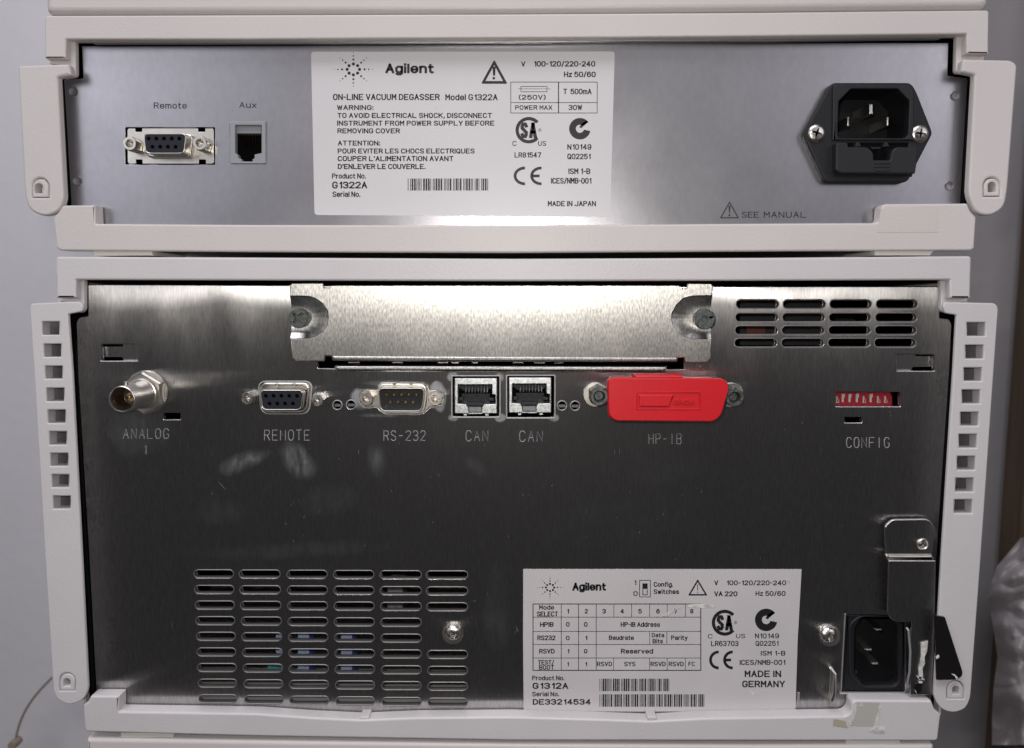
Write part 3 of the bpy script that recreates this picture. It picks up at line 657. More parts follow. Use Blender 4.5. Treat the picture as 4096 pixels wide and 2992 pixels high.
con = plate('signal_connector', M['bright'], U, [rnd(T(0, 0, (1125, 1133), (1195, 1133), (1195, 1165), (1255, 1165), (1255, 1133), (1750, 1133), (1750, 1165), (1812, 1165), (1812, 1133), (1888, 1133),
     (1888, 1447), (1818, 1447), (1818, 1410), (1757, 1410), (1757, 1447), (1258, 1447), (1258, 1410), (1200, 1410), (1200, 1447), (1128, 1447)), [10] + [2] * 8 + [10, 10] + [2] * 8 + [10])], YP + .0004, .0008, .0001,
     label='nine-hole socket in a nickel plate')
plate('shell_skirt', M['bright'], con, [dshape(*t1(0, 0, 1490, 1287), 196, 180, 98, 26)], YP - .0012, .0016, .0007, bres=4)
pp = [t1(0, 0, 1312 + 68 * i, 1225) for i in range(5)] + [t1(0, 0, 1346 + 68 * i, 1298) for i in range(4)]
dsub_face(con, M['socket'], *t1(0, 0, 1455, 1268), 174, 158, 82, YP - .0062, YP - .001, pins=pp, rpin=8)
hexround('hex_standoff', M['bright'], con, *t1(0, 0, 1143, 1266), YP - .0052, 29, 14, YP)
hexround('hex_standoff', M['bright'], con, *t1(0, 0, 1763, 1262), YP - .0052, 30, 14, YP, .1)

# ---- modular jack "Aux"
def jack_void(u, v, w, h): pass
jk = plate('modular_jack', M['jack_grey'], U, [rect(919, 485, 1062, 654, 4), rnd([(940, 500), (1046, 500), (1046, 612), (1018, 618), (1018, 634), (1010, 636), (1010, 646), (965, 646), (965, 636), (955, 634), (950, 618), (940, 612)], 2)], YP - .0008, .0030, .0002)
plate('jack_ceiling', M['jack_grey'], jk, [rect(941, 500, 1045, 533)], YP + .0012, .004)
plate('cavity', M['void'], jk, [rect(930, 492, 1052, 650)], YP + .010, .001)
for i in range(6):
    x = 962 + i * 12
    link('contact', tube_mesh([at(x, 536, YP + .0025), at(x + 3, 565, YP + .005), at(x + 7, 600, YP + .009)], .00018, 6), M['brass'], jk)

# ---- power inlet on the upper panel
hexo = rnd(T(3, 0, (560, 730), (1270, 730), (1318, 820), (1458, 1175), (1320, 1440), (1235, 1612), (510, 1612), (312, 1190)), [22, 22, 6, 16, 6, 22, 22, 16])
cav = rnd(T(3, 0, (735, 785), (1150, 785), (1252, 890), (1240, 1222), (625, 1222), (615, 1180), (625, 895)), [4, 6, 4, 26, 20, 6, 4])
dr = T(3, 0, (612, 1268), (1240, 1268), (1240, 1520), (612, 1520))
ic = plate('power_inlet', M['black'], U, [hexo, cav, rnd(dr, 3)], YP - .0034, .0042, .0006, bres=3, label='black power inlet with fuse drawer and two cross screws')
rim = plate('inlet_rim', M['charcoal'], ic, [rnd(T(3, 0, (575, 745), (1262, 745), (1290, 800), (1290, 1240), (570, 1240)), [20, 20, 8, 4, 4]), cav], YP - .0042, .0010, .0004)
plate('socket_wall', M['black'], ic, [rnd(T(3, 0, (560, 740), (1290, 740), (1290, 1580), (560, 1580)), 4), cav, rnd(dr, 3)], YP + .0009, .018)
plate('socket_floor', M['black'], ic, [rect(*t1(3, 0, 560, 740), *t1(3, 0, 1290, 1580))], YP + .019, .001)
for (x0, y0, x1, y1) in ((895, 915, 932, 1012), (700, 1032, 722, 1118), (1050, 1032, 1074, 1114)):
    a = t1(3, 0, x0, y0); b = t1(3, 0, x1, y1)
    plate('pin', M['bright'], ic, [rect(*a, *b, 2)], YP + .003, .016, .0004)
plate('fuse_drawer', M['charcoal'], ic, [rnd(T(3, 0, (712, 1298), (880, 1298), (932, 1345), (936, 1415), (1080, 1415), (1090, 1345), (1130, 1298), (1322, 1300), (1318, 1430), (1302, 1535), (640, 1530), (600, 1500), (602, 1258), (705, 1258)),
      [4, 14, 14, 3, 3, 14, 14, 6, 4, 6, 10, 8, 6, 6])], YP - .0072, .0040, .0005, bres=3)
plate('drawer_recess', M['void'], ic, [rnd(T(3, 0, (716, 1262), (1240, 1262), (1240, 1440), (716, 1440)), 3)], YP - .0028, .0006)
for x in (795, 1045): plate('drawer_tab', M['charcoal'], ic, [rnd(T(3, 0, (x - 25, 1300), (x - 10, 1255), (x + 14, 1255), (x + 32, 1300)), 3)], YP - .0064, .003, .0003)
plate('drawer_grip', M['charcoal'], ic, [rnd(T(3, 0, (905, 1300), (998, 1300), (998, 1316), (920, 1318)), 2)], YP - .0062, .003, .0002)
for y in (1436, 1468, 1500): plate('drawer_rib', M['charcoal'], ic, [rect(*t1(3, 0, 940, y), *t1(3, 0, 1085, y + 10))], YP - .0075, .0006, .0001)
for (x, y, a) in ((435, 1172, .3), (1352, 1178, .15)):
    u, v = t1(3, 0, x, y); panscrew(ic, u, v, YP - .0046, 33, densify(cross_cut(u, v, 20, a), 48), back=YP - .003, dome=.0007)

# ================================================================== lower instrument
Lw = lower
plate('top_frame', PC, Lw, [rnd([(221, 1026), (1024, 1030), (2048, 1035), (3072, 1031), (3887, 1024)] + T(3, 1, (1790, 983), (1605, 983), (1605, 822), (0, 828)) + T(2, 1, (0, 833)) + T(1, 1, (0, 826)) + T(0, 1, (672, 821), (672, 980), (497, 980)),
      [14, 0, 0, 0, 14, 2, 2, 3, 0, 0, 0, 3, 2, 2])], YF, .0052, .0008, bres=3)
shell(Lw, PC, 182, 1045, 3918, 2900, .0066)
plate('corner_liner', PC, Lw, [rnd(T(0, 1, (655, 815), (745, 822), (742, 1085), (715, 1112), (640, 1110), (600, 1020), (530, 1010), (522, 970), (655, 970)), [0, 0, 12, 10, 0, 0, 0, 0, 0])], YF + .0035, .0025, .0003)
plate('corner_liner', PC, Lw, [rnd(T(3, 1, (1620, 815), (1525, 825), (1528, 1080), (1552, 1110), (1640, 1110), (1700, 1020), (1752, 1015), (1755, 975), (1620, 975)), [0, 0, 12, 10, 0, 0, 0, 0, 0])], YF + .0035, .0025, .0003)
hl = [(0, 1, 370, 1190, 525, 1307), (0, 1, 384, 1387, 540, 1502), (0, 1, 396, 1582, 552, 1695), (0, 2, 408, 124, 567, 242), (0, 2, 420, 317, 578, 435), (0, 2, 433, 508, 588, 627), (0, 2, 443, 700, 600, 815), (0, 2, 456, 888, 609, 1003), (0, 2, 467, 1078, 621, 1193)]
hr = [(3, 1, 1758, 1197, 1922, 1317), (3, 1, 1745, 1397, 1906, 1517), (3, 1, 1731, 1597, 1890, 1715), (3, 2, 1715, 140, 1875, 262), (3, 2, 1701, 337, 1861, 459), (3, 2, 1687, 532, 1847, 654), (3, 2, 1672, 727, 1832, 849), (3, 2, 1658, 920, 1818, 1042), (3, 2, 1646, 1110, 1805, 1232)]
def hole(c, r, x0, y0, x1, y1): return rect(*t1(c, r, x0, y0), *t1(c, r, x1, y1), 1.5, 2)
LO = rnd(T(0, 1, (260, 1060), (275, 1030), (560, 1016), (700, 1013), (735, 1050), (728, 1100), (600, 1124)) + T(0, 2, (637, 0), (722, 1652)) + T(0, 3, (777, 1140), (740, 1225), (615, 1280), (505, 1225), (470, 1150)) + T(0, 2, (398, 1652), (300, 0)),
      [10, 8, 0, 10, 8, 10, 6, 0, 0, 30, 40, 45, 40, 20, 0, 0])
sc_ = plate('side_cover', PC, Lw, [LO] + [hole(*h) for h in hl] + [dloop(*t1(0, 3, 523, 987), *t1(0, 3, 665, 1149))], YF - .0006, .0017, .0005, bres=3, label='pale side cover with nine square holes, left of the steel panel')
plate('duct_wall', PC, sc_, [rnd(T(0, 1, (330, 1150), (532, 1150)) + T(0, 2, (630, 1260), (440, 1260)), 4)] + [hole(*h) for h in hl], YF + .00115, .0053)
latch(sc_, PC, *t1(0, 3, 529, 998), *t1(0, 3, 660, 1143), *t1(0, 3, 560, 1040), *t1(0, 3, 620, 1110))
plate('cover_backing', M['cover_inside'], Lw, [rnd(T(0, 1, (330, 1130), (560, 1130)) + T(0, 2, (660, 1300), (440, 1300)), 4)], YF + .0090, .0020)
RO = rnd(T(3, 1, (1545, 1050), (1560, 1018), (1720, 1020), (2008, 1026), (2037, 1065)) + T(3, 2, (1995, 0), (1880, 1652)) + T(3, 3, (1790, 1220), (1745, 1310), (1630, 1347), (1520, 1305), (1467, 1200)) + T(3, 2, (1535, 1652), (1640, 0)) + T(3, 1, (1668, 1132), (1565, 1115)),
      [8, 10, 0, 18, 18, 0, 0, 30, 45, 45, 40, 20, 0, 0, 6, 8])
sc_ = plate('side_cover', PC, Lw, [RO] + [hole(*h) for h in hr] + [dloop(*t1(3, 3, 1580, 1056), *t1(3, 3, 1732, 1220))], YF - .0006, .0017, .0005, bres=3, label='pale side cover with nine square holes, right of the steel panel')
plate('duct_wall', PC, sc_, [rnd(T(3, 1, (1751, 1150), (1950, 1150)) + T(3, 2, (1835, 1290), (1640, 1290)), 4)] + [hole(*h) for h in hr], YF + .00115, .0053)
latch(sc_, PC, *t1(3, 3, 1587, 1066), *t1(3, 3, 1727, 1215), *t1(3, 3, 1633, 1108), *t1(3, 3, 1688, 1180))
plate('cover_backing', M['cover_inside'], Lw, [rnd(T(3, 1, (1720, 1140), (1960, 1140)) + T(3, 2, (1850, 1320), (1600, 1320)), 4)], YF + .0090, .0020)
# skirts running back from the side covers
for (u0, u1) in ((100, 112), (3975, 3987)):
    pass
bo = T(0, 3, (735, 1275), (775, 1245), (800, 1193), (1052, 1195), (1050, 1332), (1500, 1338), (2262, 1350)) + T(1, 3, (500, 1385), (940, 1405), (1400, 1385), (2262, 1377)) + T(2, 3, (800, 1400), (1230, 1415), (1700, 1390), (2262, 1382)) + \
     T(3, 3, (690, 1372), (735, 1335), (742, 1250), (770, 1230), (1445, 1235), (1478, 1320), (1527, 1355), (1503, 1578), (1480, 1592), (0, 1590)) + T(2, 3, (0, 1588)) + T(1, 3, (0, 1550)) + T(0, 3, (765, 1512), (747, 1490))
bfl = plate('bottom_frame', PC, Lw, [rnd(bo, [0, 8, 6, 4, 4, 0, 0] + [20, 14, 20, 0] + [20, 14, 20, 0] + [14, 14, 8, 8, 6, 8, 0, 6, 6, 0] + [0, 0, 8, 6])], YF, .0063, .0008, bres=3)
# ledge strip between frame and panel, with two little moulded tabs
for (c, x) in ((1, 958), (2, 1237)):
    u, v = t1(c, 3, x, 1383); plate('ledge_tab', PC, Lw, [rnd([(u - 18, v - 2), (u + 18, v - 2), (u + 20, v + 12), (u - 20, v + 12)], 3)], YF + .0005, .006, .0003)
for (c, x0, x1, y) in ((0, 1065, 1530, 1560), (3, 690, 1168, 1622)):
    plate('foot', M['plastic_pad'], Lw, [rect(*t1(c, 3, x0, y - 40), *t1(c, 3, x1, y), 2)], .002, .03, .0002)
# remains of tape on the lower right corner of the frame
plate('tape_residue', M['film'], Lw, [rnd(T(3, 3, (775, 1245), (985, 1252), (985, 1290), (945, 1400), (930, 1462), (720, 1458), (770, 1370)), 3)], YF - .00012, .0001)
plate('tape_residue', M['residue'], Lw, [rnd(T(3, 3, (582, 1395), (690, 1415), (692, 1450), (712, 1478), (575, 1455)), 3)], YF - .0002, .00015)
for L_ in (((775, 1250), (850, 1250), (845, 1275), (790, 1290), (770, 1370), (762, 1340)), ((985, 1285), (1000, 1288), (972, 1400), (955, 1450), (945, 1440), (960, 1380)), ((900, 1500), (955, 1468), (1035, 1472), (1032, 1525), (950, 1520)), ((705, 1430), (735, 1420), (738, 1445), (722, 1452))):
    plate('tape_scrap', M['torn'], Lw, [rnd(T(3, 3, *L_), 2)], YF - .00026, .0002)

# ---- steel back panel with its cut-outs
holes = []
cols = [((2, 1980), (3, 95)), ((3, 132), (3, 508)), ((3, 545), (3, 915)), ((3, 955), (3, 1322))]
for j, (yc, dx) in enumerate(((1035, 0), (1152, -6), (1265, -10), (1376, -15))):
    for (a, b) in cols:
        u0 = 1024 * a[0] + (a[1] + dx) * K; u1 = 1024 * b[0] + (b[1] + dx) * K; v = 748 + yc * K
        holes.append(stadium(u0 + 1, v - 17, u1 - 1, v + 17))
c1 = [(776, 1.9), (957, 0)]
topx = [(776, 933), (957, 1120), (1148, 1308), (1334, 1495), (1520, 1685), (1705, 1871)]
botx = [(795, 948), (978, 1133), (1159, 1315), (1343, 1499), (1528, 1685), (1712, 1870)]
for j in range(9):
    t = j / 8
    for i in range(6):
        if i == 5 and j in (3, 4): continue
        u0 = topx[i][0] * (1 - t) + botx[i][0] * t; u1 = topx[i][1] * (1 - t) + botx[i][1] * t
        v = 2244 + K * ((115 + 2 * i) * (1 - t) + (1220 + 6 * i) * t)
        holes.append(stadium(u0 + 1, v - 15.5, u1 - 1, v + 15.5))
def R2(c, r, x0, y0, x1, y1, q=3): return rect(*t1(c, r, x0, y0), *t1(c, r, x1, y1), q)
holes += [R2(0, 1, 897, 1388, 1215, 1535, 2), R2(3, 1, 1142, 1480, 1468, 1624, 2), R2(0, 2, 1446, 345, 1594, 400, 3), R2(3, 2, 678, 380, 828, 428, 3), R2(3, 2, 600, 160, 1168, 285, 2)]
for (c, x, y) in ((1, 718, 275), (1, 838, 272), (2, 442, 280), (2, 558, 282)): holes.append(circ(*t1(c, 2, x, y), 17, 24))
rj = [(1811, 1507, 1996, 1665), (2030, 1505, 2216, 1668)]
for q in rj: holes.append(rect(*q, 4))
dd1 = dshape(*t1(1, 2, 255, 209), 212, 184, 126, 34); holes.append(dd1)
flat2 = rnd(T(1, 2, (1075, 140), (1075, 100), (1110, 72), (1480, 78), (1525, 110), (1530, 142), (1600, 140), (1662, 175), (1662, 240), (1640, 290), (1530, 292), (1490, 340), (1440, 352), (1150, 350), (1100, 320), (1075, 290), (965, 292), (915, 250), (918, 170), (965, 138)), 8)
holes.append(flat2)
iec = rnd(T(3, 3, (695, 470), (1210, 478), (1212, 1155), (655, 1155)), 3); holes.append(iec)
holes.append(rnd([(1272, 1425), (2734, 1430), (2736, 1477), (2668, 1477), (2668, 1464), (1340, 1461), (1338, 1474), (1271, 1472)], 2))
ps = plate('back_panel', M['steel'], Lw, [rnd(T(0, 1, (775, 860), (780, 1140), (705, 1148), (675, 1190)) + T(0, 2, (690, 0), (790, 1652)) + T(0, 3, (850, 1130), (860, 1400)) + T(3, 3, (1440, 1400), (1488, 0)) + T(3, 2, (1600, 0)) + T(3, 1, (1622, 1215), (1600, 1165), (1515, 1158), (1520, 878)) + [(2048, 1145)],
      [4, 3, 8, 10, 0, 0, 0, 0, 0, 0, 0, 10, 10, 3, 4, 0])] + holes, YP, .0022, .00035, bres=3)
for h_ in holes[:16 + 52]:
    cu_ = sum(p[0] for p in h_) / len(h_); cv_ = sum(p[1] for p in h_) / len(h_); big = (max(p[1] for p in h_) - min(p[1] for p in h_)) / 2
    def off(d_): return [(p[0] + math.copysign(d_, p[0] - cu_) * min(1, abs(abs(p[0] - cu_) - (max(q[0] for q in h_) - cu_ - big)) / big) * (abs(p[0] - cu_) > (max(q[0] for q in h_) - cu_ - big)), p[1] + d_ * (p[1] - cv_) / big) for p in h_]
    plate('vent_rim', M['vent'], ps, [off(2.5), off(-1.2)], YP - .00025, .0028, .00022)
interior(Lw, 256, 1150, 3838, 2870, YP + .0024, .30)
plate('chassis_rail', M['rail'], Lw, [T(0, 2, (660, -300), (672, -300)) + T(0, 3, (838, 1150), (812, 1150))], YP + .004, .02)
plate('chassis_rail', M['rail'], Lw, [T(3, 2, (1612, -300), (1632, -300)) + T(3, 3, (1462, 1150), (1440, 1150))], YP + .004, .02)
# guide tabs seen in the two rectangular openings
plate('guide_tab', M['steel'], Lw, [T(0, 1, (905, 1410), (1085, 1410), (1090, 1380), (1230, 1380), (1230, 1550), (1100, 1545), (1080, 1502), (905, 1502))], YP + .0024, .001)
plate('guide_tab', M['steel'], Lw, [T(3, 1, (1130, 1470), (1290, 1470), (1310, 1495), (1455, 1495), (1455, 1588), (1280, 1590), (1250, 1635), (1130, 1635))], YP + .0024, .001)
# folded flange under the cover plate
plate('slot_flange', M['cover_steel'], Lw, [rnd([(1343, 1461), (2666, 1464), (2664, 1492), (1341, 1489)], 4)], YP - .0012, .0030, .0011, bres=4)
for (u, w_) in ((1394, 44), (1570, 40), (1750, 44), (1805, 30), (1888, 24), (2054, 40), (2135, 44), (2220, 36)):
    box('slot_part', M['bright'], Lw, u, 1446, u + w_, 1452, YP + .008, .004)

# ---- stamped lettering on the steel
def stamp(s, u0, u1, vt, vb):
    n = len(s); p = (u1 - u0) / (n * 4 + (n - 1) * 2.4); ms = []
    for i, ch in enumerate(s):
        for st in GS[ch]:
            # each stroke is a fine stamped ridge
            for off in (0,):
                q = []
                for k, (x, y) in enumerate(st):
                    U_ = u0 + (i * 6.4 + x) * p; V_ = vb - (vb - vt) * y / 6
                    a = st[max(k - 1, 0)]; b = st[min(k + 1, len(st) - 1)]
                    tx_, ty_ = (b[0] - a[0]) * p, -(b[1] - a[1]) * (vb - vt) / 6; l = math.hypot(tx_, ty_) or 1
                    q.append(at(U_ - ty_ / l * off, V_ + tx_ / l * off, YP - .00004))
                ms.append(tube_mesh(q, .00018, 8))
    o = link('stamped_word', merge(ms), M['stamp'], ps); o['kind'] = 'stuff'; return o
stamp('ANALOG', *[t1(0, 2, 1090, 0)[0], t1(0, 2, 1490, 0)[0]], t1(0, 2, 0, 485)[1], t1(0, 2, 0, 570)[1])
stamp('1', *[t1(0, 2, 1265, 0)[0], t1(0, 2, 1312, 0)[0]], t1(0, 2, 0, 628)[1], t1(0, 2, 0, 710)[1])
stamp('REMOTE', *[t1(1, 2, 75, 0)[0], t1(1, 2, 472, 0)[0]], t1(1, 2, 0, 496)[1], t1(1, 2, 0, 585)[1])
stamp('RS-232', *[t1(1, 2, 1130, 0)[0], t1(1, 2, 1495, 0)[0]], t1(1, 2, 0, 503)[1], t1(1, 2, 0, 588)[1])
stamp('CAN', *[t1(1, 2, 1856, 0)[0], t1(1, 2, 2050, 0)[0]], t1(1, 2, 0, 502)[1], t1(1, 2, 0, 592)[1])
stamp('CAN', *[t1(2, 2, 68, 0)[0], t1(2, 2, 270, 0)[0]], t1(2, 2, 0, 505)[1], t1(2, 2, 0, 597)[1])
stamp('HP-IB', *[t1(2, 2, 1210, 0)[0], t1(2, 2, 1495, 0)[0]], t1(2, 2, 0, 528)[1], t1(2, 2, 0, 618)[1])
stamp('CONFIG', *[t1(3, 2, 695, 0)[0], t1(3, 2, 1070, 0)[0]], t1(3, 2, 0, 562)[1], t1(3, 2, 0, 650)[1])

SCR = [(0, 2, 1925, 945, 2000, 1030, 3), (0, 2, 2228, 745, 2255, 775, 3), (1, 2, 905, 660, 908, 715, 2), (2, 2, 905, 655, 908, 715, 2), (2, 2, 950, 655, 953, 715, 2), (1, 2, 955, 1520, 968, 1508, 3), (2, 2, 922, 1275, 928, 1262, 3), (2, 2, 1120, 1405, 1137, 1392, 3),
       (0, 1, 1835, 1165, 1840, 1200, 2), (0, 1, 1878, 1215, 1882, 1228, 3), (3, 2, 1405, 68, 1450, 40, 3), (3, 2, 1270, 100, 1292, 90, 2), (3, 2, 1080, 370, 1098, 366, 3), (3, 2, 1275, 385, 1295, 372, 2), (2, 2, 825, 15, 838, 28, 3), (2, 2, 838, 28, 850, 22, 3),
       (1, 2, 478, 808, 497, 805, 2), (1, 2, 1487, 1088, 1500, 1085, 2), (1, 2, 305, 1155, 315, 1160, 3), (2, 3, 30, 560, 60, 640, 3), (2, 3, 20, 640, 50, 600, 2), (1, 3, 1925, 360, 1928, 345, 3), (1, 3, 1935, 362, 1940, 348, 3), (1, 3, 75, 1172, 95, 1160, 3), (0, 3, 1518, 530, 1522, 610, 1.5)]
P = Print(YP - .00002)
def scr(u0, v0, u1, v1, w_):
    dx, dy = u1 - u0, v1 - v0; l = math.hypot(dx, dy) or 1; nx_, ny_ = -dy / l * w_ * .3, dx / l * w_ * .3
    P.poly([(u0, v0), ((u0 + u1) / 2 + nx_, (v0 + v1) / 2 + ny_), (u1, v1), ((u0 + u1) / 2 - nx_, (v0 + v1) / 2 - ny_)])
for c, r, x0, y0, x1, y1, w_ in SCR: scr(*t1(c, r, x0, y0), *t1(c, r, x1, y1), w_ * .8)
for k in range(230):                # dust specks and short hairline marks
    u = random.uniform(420, 3650); v = random.uniform(1260, 2790)
    if (2080 < u < 3220 and v > 2250) or (760 < u < 1900 and v > 2260) or (1150 < u < 2860 and v < 1480) or (2380 < u < 3000 and v < 1720): continue
    a = random.gauss(1.45, .35); l = random.choice((2, 3, 5, 9, 16)); scr(u, v, u + math.cos(a) * l, v + math.sin(a) * l, random.uniform(.8, 2.2))
P.build('scratches', mat('bare scratch', (.34, .33, .34), .45, .4), ps)
# ---- slot cover plate with scooped ends and thumb screws
YC = YP - .0020
scL = T(1, 1, (299, 967), (450, 967), (520, 985), (590, 1035), (628, 1095), (636, 1150), (628, 1215), (590, 1278), (520, 1320), (450, 1335), (303, 1337))
scR = T(2, 1, (1770, 964), (1600, 966), (1520, 985), (1455, 1045), (1418, 1115), (1412, 1165), (1425, 1220), (1470, 1285), (1530, 1325), (1590, 1340), (1760, 1345))
co_ = T(1, 1, (297, 870), (312, 848), (595, 846), (598, 888), (655, 888), (660, 866)) + [(2048, 1140)] + T(2, 1, (1480, 866), (1490, 895), (1542, 895), (1548, 850), (1755, 850), (1778, 870)) + scR + T(2, 1, (1762, 1515), (1722, 1553), (1530, 1552), (1520, 1510), (1466, 1510), (1460, 1545)) + T(1, 1, (675, 1535), (660, 1492), (612, 1492), (605, 1540), (350, 1538), (315, 1510)) + list(reversed(scL))
cov = plate('cover_plate', M['cover_steel'], Lw, [co_], YC, .0016, .0004, bres=3)
cov['label'] = 'bright brushed cover plate with scooped ends held by two thumb screws'
plate('cover_roll', M['cover_steel'], cov, [rnd([(1330, 1424), (2708, 1430), (2706, 1449), (1332, 1444)], 3)], YC - .0006, .0014, .00062, bres=4)
def scoop(L_, cu, cv):
    bm = bmesh.new(); rings = []
    for f, dy in ((1.0, .0001), (.93, .0004), (.80, .0011), (.66, .0017), (.50, .0019), (.25, .0019), (.02, .0019)):
        rings.append([bm.verts.new(at(cu + (u - cu) * f, cv + (v - cv) * f, YC) + Vector((0, dy, 0))) for u, v in L_])
    for A, B in zip(rings, rings[1:]):
        for k in range(len(L_) - 1): bm.faces.new((A[k], A[k + 1], B[k + 1], B[k]))
    bmesh.ops.recalc_face_normals(bm, faces=bm.faces)
    me = bpy.data.meshes.new('m'); bm.to_mesh(me); bm.free()
    return link('scoop', me, M['cover_steel'], cov, ang=60)
def dens_open(L_, n=5):
    o = []
    for a, b in zip(L_, L_[1:]):
        for k in range(n): o.append((a[0] + (b[0] - a[0]) * k / n, a[1] + (b[1] - a[1]) * k / n))
    return o + [L_[-1]]
scoop(dens_open(scL), scL[0][0], t1(1, 1, 0, 1152)[1]); scoop(dens_open(scR), scR[0][0], t1(2, 1, 0, 1155)[1])
def thumb(u, v, rpx, slot, yf=YP - .0088):
    s = PX * (yf - CAM.y) / .3; r = rpx * s * 1000; Y = yf * 1000
    me = lathe_mesh(at(u, v, yf), [(x * MM, y * MM) for x, y in [(r * .8, YP * 1000), (r * .8, Y + 4), (r, Y + 3.8), (r, Y + .2), (r * .93, Y), (r * .80, Y + .02), (r * .78, Y + 1.3), (0, Y + 1.3)]], 72, 0, .035)
    o = link('thumb_screw', me, M['dull_screw'], cov, ang=30)
    Rr = rpx * .77
    plate('screw_face', M['dull_screw'], o, [circ(u, v, Rr * 1.04, 36), slot], yf, .0010, .00012)
    return o
u, v = t1(1, 1, 372, 1160); thumb(u, v, 39, cross_cut(u, v, 27, .75, .22))
u, v = t1(2, 1, 1708, 1168)
ca, sa = math.cos(-.26), math.sin(-.26)
def rot_(L_): return [(u + x * ca - y * sa, v + x * sa + y * ca) for x, y in L_]
thumb(u, v, 41, rot_([(-30, -4), (-10, -4), (-8, -12), (8, -12), (10, -4), (30, -4), (30, 4), (10, 4), (8, 12), (-8, 12), (-10, 4), (-30, 4)]))

# ---- coaxial connector
YB = -.0136
cb = at(486, 1597, YB)
def lt(name, m, par, prof, n=40, a0=0, kn=0, ang=35):
    return link(name, lathe_mesh(cb, [(r * MM, y * MM) for r, y in prof], n, a0, kn), m, par, ang=ang)
bnc = lt('coaxial_connector', M['bright'], Lw, [(4.3, 6.5), (5.6, 6.0), (5.6, 1.8), (5.3, 1.5), (5.3, .9), (5.15, .6), (5.15, -3.5), (4.8, -4.2), (4.75, -12.9), (4.85, -13.4), (4.6, -13.6), (4.35, -13.3), (4.3, -12.9), (0, -12.5)][:-1] + [(4.3, -12.2)], 48)
lt('bore', M['bore'], bnc, [(4.28, -12.6), (4.2, -3), (2.2, -3), (2.2, -7.5), (1.75, -7.5), (1.75, -6.0), (0, -6.0)], 40)
bnc['label'] = 'shiny round coaxial socket with bayonet lugs and hex nut'
lt('washer', M['bright'], bnc, [(5.5, 6.4), (8.2, 6.4), (8.4, 6.0), (8.2, 5.6), (5.5, 5.6)], 36)
lt('hex_nut', M['bright'], bnc, [(5.7, 5.5), (8.3, 5.5), (8.3, 2.9), (7.6, 2.3), (5.7, 2.3)], 6, .5, ang=20)
lt('thread', M['bright'], bnc, [(5.62, 2.8), (5.85, 2.5), (5.62, 2.2), (5.85, 1.9), (5.62, 1.6), (5.8, 1.3), (5.4, 1.1)], 40)
lt('dielectric', mat('pale insulator', (.35, .27, .2), .5), bnc, [(1.7, -6.5), (.7, -6.5)], 24)
for s_ in (1,):
    link('bayonet_lug', tube_mesh([cb + Vector((0, .0040, .0046)), cb + Vector((0, .0040, .0060))], .0009, 12), M['bright'], bnc)
lt('centre_contact', M['brass'], bnc, [(.65, -6.0), (.65, -8.4), (.35, -8.6), (.3, -7.6), (0, -7.6)], 16)

# ---- REMOTE socket
rc = plate('signal_connector', M['bright'], Lw, [dshape(*t1(1, 2, 255, 209), 208, 180, 122, 33), dshape(*t1(1, 2, 246, 212), 186, 166, 96, 26)], YP - .0010, .0024, .0009, bres=4, label='nine-hole socket above the stamped word REMOTE')
pp = [t1(1, 2, 85 + 69 * i, 195) for i in range(5)] + [t1(1, 2, 118 + 69 * i, 263) for i in range(4)]
plate('skirt', M['bright'], rc, [dshape(*t1(1, 2, 246, 212), 190, 170, 100, 26)], YP + .0008, .0006)
dsub_face(rc, M['socket'], *t1(1, 2, 226, 231), 176, 158, 82, YP - .0052, YP + .0008, pins=pp, rpin=8)
for x in (180, 330): plate('shell_tab', M['bright'], rc, [rect(*t1(1, 2, x - 14, 82), *t1(1, 2, x + 14, 118), 2)], YP - .0018, .001, .0002)
hexround('hex_standoff', M['screw'], rc, *t1(0, 2, 2185, 218), YP - .0050, 28, 12, YP)
hexround('hex_standoff', M['screw'], rc, *t1(1, 2, 538, 233), YP - .0050, 27, 12, YP, .1)
# ---- RS-232 plug
rs_ = plate('signal_connector', M['bright'], Lw, [flat2, dshape(*t1(1, 2, 1290, 222), 184, 158, 98, 28)], YP + .0002, .0010, .0002, label='nine-pin plug above the stamped word RS-232')
pp = [t1(1, 2, 1150 + 67 * i, 183) for i in range(5)] + [t1(1, 2, 1185 + 67.5 * i, 250) for i in range(4)]
plate('skirt', M['bright'], rs_, [dshape(*t1(1, 2, 1292, 215), 206, 184, 120, 34), dshape(*t1(1, 2, 1288, 225), 186, 166, 96, 27)], YP - .0018, .0022, .0008, bres=4)
dsub_face(rs_, M['black'], *t1(1, 2, 1284, 228), 190, 168, 96, YP - .0045, YP + .002, male=True, pins=pp)
for x in (1222, 1370): plate('shell_tab', M['brass'], rs_, [rect(*t1(1, 2, x - 14, 84), *t1(1, 2, x + 14, 98), 1)], YP - .0022, .001)
hexround('hex_standoff', M['bright'], rs_, *t1(1, 2, 975, 222), YP - .0044, 29, 14, YP)
hexround('hex_standoff', M['bright'], rs_, *t1(1, 2, 1585, 218), YP - .0044, 31, 14, YP, .2)
